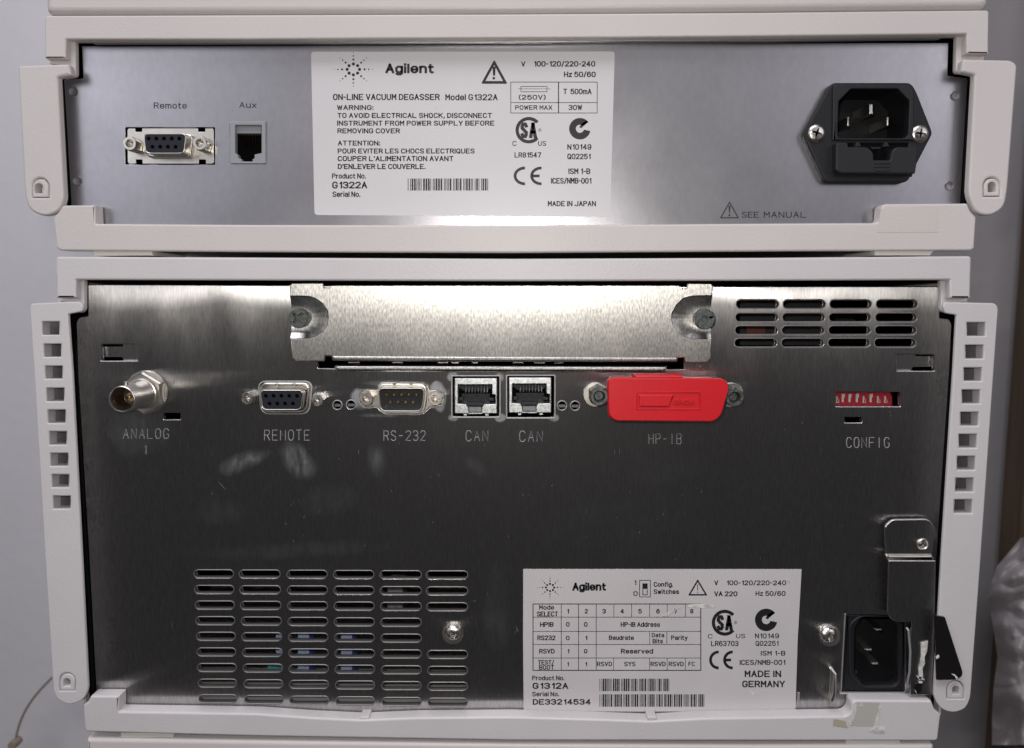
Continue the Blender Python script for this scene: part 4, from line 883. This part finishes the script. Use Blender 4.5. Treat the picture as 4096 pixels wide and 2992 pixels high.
# bare worn metal round the cut-outs is built as thin frames raised with the stamped rim
for q in rj:
    plate('stamped_rim', M['emboss'], ps, [rect(q[0] - 7, q[1] - 6, q[2] + 7, q[3] + 8, 7), rect(q[0] - 1, q[1] - 1, q[2] + 1, q[3] + 1, 4)], YP - .0003, .0005, .0002)
plate('stamped_rim', M['emboss'], ps, [rnd([(x * 1.0, y) for x, y in [(t1(1, 2, 0, 0)[0] + 5, t1(1, 2, 0, 60)[1]), (t1(1, 2, 505, 0)[0], t1(1, 2, 0, 60)[1]), (t1(1, 2, 475, 0)[0], t1(1, 2, 0, 358)[1]), (t1(1, 2, 40, 0)[0], t1(1, 2, 0, 358)[1])]], 36), dd1], YP - .0003, .0005, .0002)
for (c, x, y) in ((1, 718, 275), (1, 838, 272), (2, 442, 280), (2, 558, 282)):
    u, v = t1(c, 2, x, y); plate('lamp_hole_rim', M['emboss'], ps, [circ(u, v, 21, 24), circ(u, v, 16.5, 24)], YP - .00035, .0006, .00025)
    plate('light_pipe', M['jack_grey'], Lw, [rect(u - 14, v - 4, u + 14, v + 6)], YP + .006, .002)

# ---- two shielded network jacks
def rj45(k, num):
    q = rj[k]; o = 217 * k; w_ = -3 * k
    def X(*L_): return [(a + o, b + w_) for a, b in T(1, 2, *L_)]
    j = plate('network_jack', M['tin'], Lw, [rnd(X((1755, 38), (2130, 38), (2130, 350), (1755, 350)), 3),
        rnd(X((1787, 95), (2085, 95), (2085, 180), (2115, 185), (2115, 265), (2012, 268), (1995, 300), (1995, 345), (1878, 345), (1875, 300), (1858, 268), (1785, 262)), 2)], YP - .0006, .0060, .0003,
        label='shielded network jack marked %s inside, above the %s stamped CAN' % (num, ('left', 'right')[k]))
    plate('cavity', M['void'], j, [rnd(X((1760, 45), (2125, 45), (2125, 350), (1760, 350)), 0)], YP + .0100, .0006)
    plate('tongue', M['black'], j, [rnd(X((1815, 170), (2070, 170), (2070, 270), (2010, 270), (2000, 255), (1880, 255), (1875, 270), (1815, 270)), 1)], YP + .0035, .005, .0002)
    plate('comb', M['black'], j, [rnd(X((1790, 98), (2085, 98), (2085, 120), (2050, 150), (1830, 150), (1790, 120)), 2)], YP + .002, .005, .0002)
    for i in range(8):
        x = 1856 + 27 * i
        link('contact', tube_mesh([at(*X((x, 102))[0], YP + .0010), at(*X((x, 128))[0], YP + .0016), at(*X((x, 158))[0], YP + .0026)], .00028, 6), M['tin'], j)
    plate('latch_ledge', M['charcoal'], j, [rnd(X((1862, 252), (2012, 252), (2010, 285), (1865, 285)), 2)], YP + .0012, .003, .0003)
    plate('latch_floor', M['jack_grey'], j, [rect(*X((1880, 290))[0], *X((1992, 342))[0])], YP + .004, .002)
    plate('side_spring', M['charcoal'], j, [rnd(X((1792, 205), (1835, 205), (1835, 240), (1792, 240)), 2)], YP + .001, .003, .0003)
    plate('side_spring', M['charcoal'], j, [rnd(X((2050, 210), (2105, 210), (2105, 240), (2050, 240)), 2)], YP + .001, .003, .0003)
    for x in (1850, 2040): plate('shield_tab', M['tin'], j, [rect(*X((x - 14, 352))[0], *X((x + 14, 368))[0])], YP + .0002, .001)
    p = Print(YP + .00345)
    p.text(num, *[X((1929, 0))[0][0], X((1951, 0))[0][0]], X((0, 214))[0][1], X((0, 240))[0][1], .03)
    p.text('AMP', X((1872, 0))[0][0], X((2010, 0))[0][0], X((0, 176))[0][1], X((0, 194))[0][1], .03)
    p.build('lettering', M['ink'], j)
rj45(0, '6'); rj45(1, '7')

# ---- bus connector stand-offs behind the red cap, and the cap
bus = plate('bus_connector', M['charcoal'], Lw, [rnd([(2440, 1510), (2880, 1510), (2862, 1640), (2470, 1640)], 12)], YP - .006, .006, .0005)
for (x, y, wx, wy, r_) in ((772, 200, 738, 182, 42), (1968, 208, 1935, 185, 42)):
    u, v = t1(2, 2, x, y); hexround('hex_standoff', M['dull_screw'], bus, u, v, YP - .0100, 41, 21, YP - .0008, .55)
    u, v = t1(2, 2, wx, wy); s = PX * (YP - CAM.y) / .3 * 1000
    lathe('washer', M['bright'], bus, u, v, YP, [(20 * s, 5.9), (48 * s, 5.9), (50 * s, 6.2), (50 * s, 6.5)], 40)
YR = -.0125
cap = thing('dust_cap', 'red plastic dust cap pushed over the bus connector of the tall instrument', 'dust cap', at(2670, 1600, YR))
fo = rnd(T(2, 2, (845, 55), (905, 38), (1880, 42), (1925, 105), (1862, 355), (1800, 425), (905, 418), (852, 375)), [16, 16, 20, 14, 10, 20, 20, 12], 4)
n_ = 96; fo = densify(fo, n_)
bk = densify(rnd(T(2, 2, (850, 70), (905, 40), (1870, 48), (1900, 105), (1848, 350), (1790, 405), (915, 400), (865, 365)), [16, 16, 20, 14, 10, 20, 20, 12], 4), n_)
bm = bmesh.new()
def inset_(L_, k): 
    cu_ = sum(p[0] for p in L_) / len(L_); cv_ = sum(p[1] for p in L_) / len(L_)
    return [(p[0] - math.copysign(min(abs(p[0] - cu_), k), p[0] - cu_), p[1] - math.copysign(min(abs(p[1] - cv_), k), p[1] - cv_)) for p in L_]
R_ = [[bm.verts.new(at(u, v, YR + 0) ) for u, v in inset_(fo, 5)],
      [bm.verts.new(at(u, v, YR) + Vector((0, .0004, 0))) for u, v in inset_(fo, 1.5)],
      [bm.verts.new(at(u, v, YR) + Vector((0, .0010, 0))) for u, v in fo],
      [bm.verts.new(at(u, v, YR) + Vector((0, .0026, 0))) for u, v in fo],
      [bm.verts.new(at(u, v, YR) + Vector((0, .0032, 0))) for u, v in inset_(fo, 6)],
      [bm.verts.new(at(u, v, YR) + Vector((0, .0140, 0))) for u, v in inset_(bk, 8)]]
for A, B in zip(R_, R_[1:]):
    for k in range(n_): bm.faces.new((A[k], A[(k + 1) % n_], B[(k + 1) % n_], B[k]))
bm.faces.new(R_[0]); bm.faces.new(R_[-1])
bmesh.ops.recalc_face_normals(bm, faces=bm.faces)
me = bpy.data.meshes.new('m'); bm.to_mesh(me); bm.free()
link('cap_body', me, M['red'], cap, ang=40)
plate('grip_bridge', M['red'], cap, [rnd(T(2, 2, (1090, 12), (1510, 12), (1510, 44), (1085, 44)), 4)], YR + .0045, .008, .0006)
plate('raised_frame', M['red'], cap, [rect(*t1(2, 2, 1100, 158), *t1(2, 2, 1666, 316), 3), rect(*t1(2, 2, 1109, 167), *t1(2, 2, 1657, 307), 3)], YR - .0003, .0006, .0002)
plate('raised_block', M['red'], cap, [rnd(T(2, 2, (1122, 184), (1432, 184), (1388, 290), (1122, 288)), 2)], YR - .0006, .0009, .0003)
vs, fs = font_probe('CINCH', .012)
def emboss_text(s, u0, u1, vt, vb, Y, d, m, par, name, shear=0.0):
    cu = bpy.data.curves.new('f', 'FONT'); cu.body = s; cu.size = 100; cu.offset = 1.0; cu.resolution_u = 3; cu.extrude = .5
    ob = bpy.data.objects.new('f', cu); me = bpy.data.meshes.new_from_object(ob); bpy.data.objects.remove(ob); bpy.data.curves.remove(cu)
    x0 = min(v.co.x for v in me.vertices); x1 = max(v.co.x for v in me.vertices)
    for v in me.vertices:
        x, y, z = v.co; uu = u0 + (x - x0) / (x1 - x0) * (u1 - u0); vv = vb - y / (CAP * 100) * (vb - vt)
        q = at(uu + shear * (vb - vv), vv, Y); q.y = Y + (0 if z > 0 else d); v.co = q
    return link(name, me, m, par, ang=20)
emboss_text('CINCH', t1(2, 2, 1425, 0)[0], t1(2, 2, 1600, 0)[0], t1(2, 2, 0, 230)[1], t1(2, 2, 0, 266)[1], YR - .0006, .0009, M['red'], cap, 'raised_lettering', .25)

# ---- configuration switch block
sw = plate('switch_block', M['red_dip'], Lw, [rnd(T(3, 2, (560, 150), (1078, 150), (1100, 200), (1100, 310), (560, 310)), 2)], YP + .0040, .005, .0003, label='red switch block with eight ivory levers')
for x, up in ((616, 0), (668, 1), (728, 1), (793, 1), (853, 0), (915, 1), (980, 0), (1043, 0)):
    L_ = ((x - 12, 178), (x + 16, 174), (x + 14, 205), (x + 4, 216), (x + 4, 252), (x - 13, 252), (x - 13, 212)) if up else ((x - 10, 196), (x - 1, 194), (x + 4, 218), (x + 15, 232), (x + 15, 258), (x - 13, 258), (x - 11, 222))
    plate('lever', M['ivory'], sw, [rnd(T(3, 2, *L_), 2)], YP + .0030, .0012, .0003)

# ---- panel screws
for (c, x, y, a) in ((1, 1740, 645, .2), (3, 545, 665, .5)):
    u, v = t1(c, 3, x, y); s = PX * 1000
    o = panscrew(Lw, u, v, YP - .0030, 38, densify(star_cut(u, v + 3, 21, a), 48), dome=.0020, label='shiny domed star-recess screw on the steel panel')
    lathe('washer', M['bright'], o, u, v - 1, YP, [(20 * s, 6.0), (44 * s, 6.0), (45 * s, 6.3), (45 * s, 6.5)], 40)

# ---- upright power inlet
pi_ = plate('power_inlet', M['black'], Lw, [iec, rnd(T(3, 3, (770, 600), (830, 500), (1060, 500), (1150, 560), (1150, 1050), (1120, 1095), (850, 1100), (765, 985)), [14, 14, 14, 14, 20, 14, 10, 10])], YP + .0012, .004, .0008, bres=3, label='black power inlet turned on its side in the steel panel')
plate('inlet_rim', M['charcoal'], pi_, [rnd(T(3, 3, (715, 560), (810, 482), (1100, 482), (1190, 560), (1185, 1060), (1140, 1125), (830, 1125), (718, 1010)), 22), rnd(T(3, 3, (735, 575), (820, 495), (1085, 495), (1172, 570), (1165, 1050), (1125, 1108), (842, 1108), (740, 1000)), 18)], YP + .0006, .0010, .0004)
plate('socket_floor', M['black'], pi_, [rect(*t1(3, 3, 700, 480), *t1(3, 3, 1200, 1140))], YP + .018, .001)
for (x, y) in ((978, 612), (888, 790), (945, 912)):
    u, v = t1(3, 3, x, y); plate('pin', M['bright'], pi_, [rnd([(u - 16, v - 6), (u + 14, v - 6), (u + 14, v + 4), (u - 8, v + 4)], 1)], YP + .006, .012, .0003)
plate('panel_lip', M['emboss'], ps, [rnd(T(3, 3, (640, 1165), (1215, 1165), (1212, 1188), (632, 1186)), 2)], YP - .0012, .0014, .0005)
plate('panel_lip', M['emboss'], ps, [rnd(T(3, 3, (682, 470), (692, 470), (652, 1160), (642, 1160)), 1)], YP - .0006, .0008, .0003)

# ---- sliding metal guard beside the inlet
gd = plate('guard_plate', M['steel'], Lw, [rnd(T(3, 2, (1035, 1345), (1100, 1285), (1415, 1280), (1460, 1330), (1500, 1440), (1500, 1465), (1470, 1470), (1455, 1600), (1045, 1600)), [14, 14, 14, 14, 8, 4, 4, 4, 4]), circ(*t1(3, 2, 1370, 1505), 17, 24)], YP - .0030, .0012, .0004, bres=3, label='bent steel guard plate over the upright inlet')
plate('bend', M['bright'], gd, [rnd(T(3, 2, (1040, 1598), (1455, 1598), (1478, 1640), (1060, 1652)), 4)], YP - .0040, .0020, .0009, bres=4)
plate('lower_leaf', M['steel'], gd, [rnd(T(3, 3, (1068, -5), (1485, -5), (1478, 480), (1462, 1185), (1258, 1188), (1262, 620), (1272, 575), (1268, 540), (1110, 538), (1058, 480)), [6, 6, 2, 4, 4, 6, 4, 6, 22, 18])], YP - .0052, .0012, .0004, bres=3)
lathe('eyelet', M['bright'], gd, *t1(3, 2, 1370, 1505), YP - .0034, [(2.3, 3.6), (2.25, 3.1), (1.9, 2.7), (1.5, 3.2), (1.5, 5.5)], 32)
link('leaf_edge', tube_mesh([at(*t1(3, 3, 1225, 590), YP - .004), at(*t1(3, 3, 1240, 610), YP - .0048), at(*t1(3, 3, 1257, 800), YP - .005), at(*t1(3, 3, 1250, 980), YP - .005), at(*t1(3, 3, 1228, 1090), YP - .0045)], .00045, 8), M['emboss'], gd)
plate('tape_flap', M['tape'], gd, [rnd(T(3, 3, (1475, 480), (1565, 496), (1722, 985), (1712, 1025), (1650, 1050), (1492, 1052)), [2, 4, 10, 8, 4, 2])], YF - .0032, .0010, .0002)
for L_ in (((1350, 722), (1415, 705), (1405, 800), (1382, 850), (1388, 905), (1365, 950), (1372, 1025), (1335, 1055), (1330, 940), (1352, 840)), ((1312, 1015), (1340, 1020), (1385, 1045), (1382, 1055), (1330, 1040)), ((1300, 1148), (1322, 1142), (1332, 1165), (1316, 1176)), ((1330, 1066), (1366, 1062), (1364, 1080), (1334, 1080))):
    plate('torn_strip', M['torn'], gd, [rnd(T(3, 3, *L_), 2)], YP - .0056, .0002)
plate('torn_strip', M['tape'], gd, [rnd(T(3, 3, (1310, 1080), (1368, 1080), (1355, 1150), (1318, 1178), (1296, 1110)), 4)], YP - .0056, .0003)
for L_ in (((1482, 845), (1510, 828), (1515, 850), (1490, 868)), ((1620, 998), (1650, 1002), (1680, 1030), (1665, 1045), (1650, 1018))):
    plate('torn_strip', M['torn'], gd, [rnd(T(3, 3, *L_), 1)], YF - .0038, .0002)
# little wire hasp standing on the panel
hs = [at(*t1(3, 3, x, y), Yq) for x, y, Yq in ((548, 935, YP), (562, 940, YP - .006), (590, 1000, YP - .007), (585, 1170, YP - .007), (565, 1225, YP - .006), (540, 1245, YP), )]
link('hasp', tube_mesh(hs, .0007, 10), M['bright'], Lw)
link('hasp', tube_mesh([at(*t1(3, 3, 560, 945), YP - .004), at(*t1(3, 3, 560, 1010), YP - .004), at(*t1(3, 3, 548, 1210), YP - .003)], .0005, 8), M['bright'], Lw)

# ---- components seen through the vents
pcb = plate('circuit_board', M['pcb'], Lw, [rect(430, 2640, 1700, 2790)], YP + .035, .002)
for (u, v, w_, h_, m_) in ((1178, 2520, 75, 170, 'blue_cap'), (1350, 2530, 75, 160, 'blue_cap'), (1090, 2530, 60, 140, 'blue_cap')):
    o = lathe('capacitor', M[m_], Lw, u + w_ / 2, v, YP + .02, [(0, 0), (0, 0)], 3) if False else None
    a = at(u, v, YP + .014); b = at(u + w_, v + h_, YP + .014); r = (b.x - a.x) / 2; cx = (a.x + b.x) / 2
    bm = bmesh.new(); bmesh.ops.create_cone(bm, cap_ends=True, segments=28, radius1=r, radius2=r, depth=a.z - b.z)
    for vv in bm.verts: vv.co = Vector((cx + vv.co.x, YP + .014 + r + vv.co.y, (a.z + b.z) / 2 + vv.co.z))
    me = bpy.data.meshes.new('m'); bm.to_mesh(me); bm.free(); o = link('capacitor', me, M[m_], Lw)
    plate('sleeve_band', M['cap_print'], o, [rect(u + 14, v + 10, u + 58, v + h_ - 8)], YP + .0136, .0003)
plate('relay', M['teal'], Lw, [rect(1070, 2655, 1130, 2680)], YP + .018, .01)
plate('connector_block', M['jack_grey'], Lw, [rect(1550, 2330, 1610, 2440)], YP + .03, .01)
plate('fan_frame', M['charcoal'], Lw, [rect(2960, 1190, 3300, 1380)], YP + .025, .01)
plate('heat_sink', M['charcoal'], Lw, [rect(3340, 1240, 3420, 1300)], YP + .05, .02)
plate('fan_label', mat('dull red fan label', (.12, .02, .015), .5), Lw, [rect(2985, 1300, 3060, 1345)], YP + .024, .0006)

# ---- rating label on the steel
l2 = plate('rating_label', M['paper_worn'], Lw, [T(2, 3, (99, 72)) + T(3, 3, (297, 73), (262, 700), (242, 1330)) + T(2, 3, (103, 1330), (98, 700))], YP - .00015, .00013)
P = Print(YP - .0002)
def tx(c, r, s, x0, x1, yt, yb, bold=.012, c1=None):
    P.word(s, 1024 * c + x0 * K, 1024 * (c if c1 is None else c1) + x1 * K, 748 * r + yt * K, 748 * r + yb * K, .165 + bold * 2.6)
P.burst(*t1(2, 3, 336, 234), K * .67)
tx(2, 3, 'Agilent', 533, 833, 192, 262, .035)
tx(2, 3, '1', 1082, 1098, 170, 212); tx(2, 3, '0', 1073, 1110, 266, 308)
P.frame(*t1(2, 3, 1124, 168), *t1(2, 3, 1226, 320), 2.6); P.frame(*t1(2, 3, 1153, 198), *t1(2, 3, 1198, 302), 3); P.rect(*t1(2, 3, 1158, 202), *t1(2, 3, 1194, 246))
tx(2, 3, 'Config.', 1252, 1424, 186, 228, .015); tx(2, 3, 'Switches', 1252, 1477, 250, 292, .015)
P.tri(*t1(2, 3, 1641, 160), t1(2, 3, 0, 305)[1], 39, 6); P.rect(*t1(2, 3, 1637, 208), *t1(2, 3, 1643, 258)); P.dot(*t1(2, 3, 1640, 276), 2.2)
tx(2, 3, 'V', 1787, 1822, 172, 214, .02); tx(2, 3, '100-120/220-240', 1893, 160, 172, 214, .015, 3); tx(2, 3, 'VA 220', 1787, 1992, 268, 312, .02); tx(2, 3, 'Hz 50/60', 2152, 155, 266, 308, .015, 3)
X_ = lambda x: t1(2, 3, x, 0)[0]; Y_ = lambda y: t1(2, 3, 0, y)[1]
P.frame(X_(182), Y_(376), X_(1672), Y_(970), 3.4)
for y in (496, 622, 738, 857): P.rect(X_(186), Y_(y) - 1.1, X_(1668), Y_(y) + 1.1)
for x in (435, 588, 744): P.rect(X_(x) - 1.2, Y_(380), X_(x) + 1.2, Y_(966))
for x in (900, 1057): P.rect(X_(x) - 1, Y_(380), X_(x) + 1, Y_(494))
for x in (1216, 1371, 1532):
    P.rect(X_(x) - 1, Y_(380), X_(x) + 1, Y_(494)); P.rect(X_(x) - 1, Y_(859), X_(x) + 1, Y_(966))
for x in (1216, 1368): P.rect(X_(x) - 1, Y_(624), X_(x) + 1, Y_(736))
P.rect(X_(898) - 1, Y_(859), X_(898) + 1, Y_(966))
tx(2, 3, 'Mode', 240, 372, 390, 430, .015); tx(2, 3, 'SELECT', 220, 406, 446, 490, .015)
for s_, x0, x1 in (('1', 484, 504), ('2', 642, 671), ('3', 798, 829), ('4', 957, 991), ('5', 1116, 1147), ('6', 1275, 1305), ('7', 1431, 1460), ('8', 1575, 1603)): tx(2, 3, s_, x0, x1, 424, 464, .02)
tx(2, 3, 'HPIB', 248, 367, 540, 582, .02); tx(2, 3, '0', 477, 509, 540, 580, .02); tx(2, 3, '0', 636, 668, 540, 580, .02); tx(2, 3, 'HP-IB Address', 960, 1308, 540, 582, .015)
tx(2, 3, 'RS232', 224, 384, 658, 700, .015); tx(2, 3, '0', 477, 509, 662, 700, .02); tx(2, 3, '1', 645, 665, 662, 700, .02); tx(2, 3, 'Baudrate', 856, 1077, 658, 698, .015)
tx(2, 3, 'Data', 1235, 1345, 636, 674, .012); tx(2, 3, 'Bits', 1242, 1333, 688, 728, .012); tx(2, 3, 'Parity', 1406, 1552, 658, 698, .015)
tx(2, 3, 'RSVD', 240, 377, 776, 818, .015); tx(2, 3, '1', 486, 506, 778, 816, .02); tx(2, 3, '0', 636, 666, 778, 816, .02); tx(2, 3, 'Reserved', 963, 1247, 776, 818, .02)
tx(2, 3, 'TEST/', 230, 372, 876, 916, .012); tx(2, 3, 'BOOT', 238, 372, 920, 960, .012); tx(2, 3, '1', 484, 503, 894, 930, .02); tx(2, 3, '1', 643, 663, 894, 930, .02)
tx(2, 3, 'RSVD', 750, 885, 890, 930, .012); tx(2, 3, 'SYS', 992, 1091, 890, 930, .012); tx(2, 3, 'RSVD', 1224, 1358, 890, 930, .012); tx(2, 3, 'RSVD', 1384, 1518, 890, 930, .012); tx(2, 3, 'FC', 1559, 1616, 890, 928, .008)
tx(2, 3, 'Product No.', 178, 461, 1014, 1054, .012); tx(2, 3, 'G1312A', 182, 497, 1076, 1130, .025); tx(2, 3, 'Serial No.', 179, 416, 1156, 1196, .012); tx(2, 3, 'DE33214534', 184, 697, 1220, 1270, .025)
P.bars('G1312A', X_(774), X_(1394), Y_(1040), Y_(1150)); P.bars('DE33214534', X_(774), X_(1704), Y_(1178), Y_(1288))
P.csa(X_(1880), Y_(545), 52); P.tick(t1(2, 3, 2246, 0)[0], Y_(520), 45)
tx(2, 3, 'C', 1732, 1772, 646, 684, 0); tx(2, 3, 'US', 1980, 2062, 644, 682, 0); tx(2, 3, 'LR63703', 1759, 2001, 706, 752, .004)
tx(2, 3, 'N10149', 2148, 97, 640, 684, .004, 3); tx(2, 3, 'Q02251', 2152, 93, 706, 750, .004, 3)
P.ce(X_(1742), X_(1948), Y_(792), Y_(957)); tx(2, 3, 'ISM 1-B', 2198, 153, 794, 836, .012, 3); tx(2, 3, 'ICES/NMB-001', 2012, 153, 874, 918, .010, 3)
tx(2, 3, 'MADE IN', 2056, 116, 968, 1026, .018, 3); tx(2, 3, 'GERMANY', 2034, 150, 1058, 1116, .018, 3)
P.build('lettering', M['ink'], l2)
for L_ in (((1535, 385), (1640, 378), (1770, 392), (1800, 410), (1690, 415), (1560, 408)), ((1305, 497), (1375, 470), (1365, 460), (1500, 405), (1380, 478)), ((2092, 1145), (2130, 1140), (2155, 1165), (2125, 1182)), ((1130, 78), (1155, 78), (1143, 96))):
    plate('scrape', M['torn'], l2, [rnd(T(2, 3, *L_), 2)], YP - .0003, .00008)
plate('scrape', M['torn'], l2, [rnd(T(3, 3, (150, 160), (185, 168), (200, 200), (180, 188)), 2)], YP - .0003, .00008)
plate('clip_tab', M['emboss'], ps, [rnd(T(3, 3, (262, 1165), (283, 1165), (275, 1285), (255, 1285)), 2)], YP - .0004, .0005, .0001)

# ================================================================== things beside the stack
pts = []
for k in range(25):
    t = k / 24; x0, y0 = t1(0, 3, 460, 1030); x1, y1 = t1(0, 3, 230, 1250); x2, y2 = t1(0, 3, 135, 1420); x3, y3 = t1(0, 3, 118, 1760)
    b = ((1 - t) ** 3, 3 * t * (1 - t) ** 2, 3 * t * t * (1 - t), t ** 3)
    pts.append(at(sum(q * w_ for q, w_ in zip((x0, x1, x2, x3), b)), sum(q * w_ for q, w_ in zip((y0, y1, y2, y3), b)), .46))
cab = thing('cord', 'thin beige cord hanging down the wall at the lower left', 'cord', pts[-1])
link('wire', tube_mesh(pts, .0012, 8), M['cord'], cab)
q = at(*t1(0, 3, 118, 1620), .455)
link('sleeve', lathe_mesh(q, [(0, .452), (.004, .452), (.0045, .458), (.004, .464), (0, .464)], 16), M['cord'], cab)
dr_ = tag(link('door_edge', wbox_mesh(at(4066, 1950, .44).x, .43, -.9, at(4066, 1950, .44).x + .25, .46, .9), M['wood'], None, smooth=False), 'brown wooden door edge along the right side of the photo', 'door')
# crumpled bag
from mathutils import noise as NZ
bm = bmesh.new(); nx, ny = 60, 150
V = {}
prof = [4085, 3985, 3950, 3972, 3990, 3975, 3968, 3968, 3968]
for j in range(ny + 1):
    for i in range(nx + 1):
        t = j / ny; s = i / nx; k = min(int(t * 7), 7); f = t * 7 - k
        L0 = prof[k] * (1 - f) + prof[k + 1] * f
        u = L0 + s * (4330 - L0); vv = 2150 + t * 830
        q = Vector((s * 1.6, t * 3.2, 3.1))
        fold = NZ.noise(q * 1.7) * .03 + abs(NZ.noise(q * 2.6 + Vector((5, 1, 2)))) * .022 + abs(NZ.noise(q * 6.0)) * .003
        V[i, j] = bm.verts.new(at(u, vv, .42 - .06 * math.sin(math.pi * min(s * 1.1, 1)) - fold))
for j in range(ny):
    for i in range(nx): bm.faces.new((V[i, j], V[i + 1, j], V[i + 1, j + 1], V[i, j + 1]))
me = bpy.data.meshes.new('m'); bm.to_mesh(me); bm.free()
tag(link('plastic_bag', me, M['bag'], None, ang=180), 'crumpled cloudy plastic bag hanging at the lower right behind the stack', 'bag')
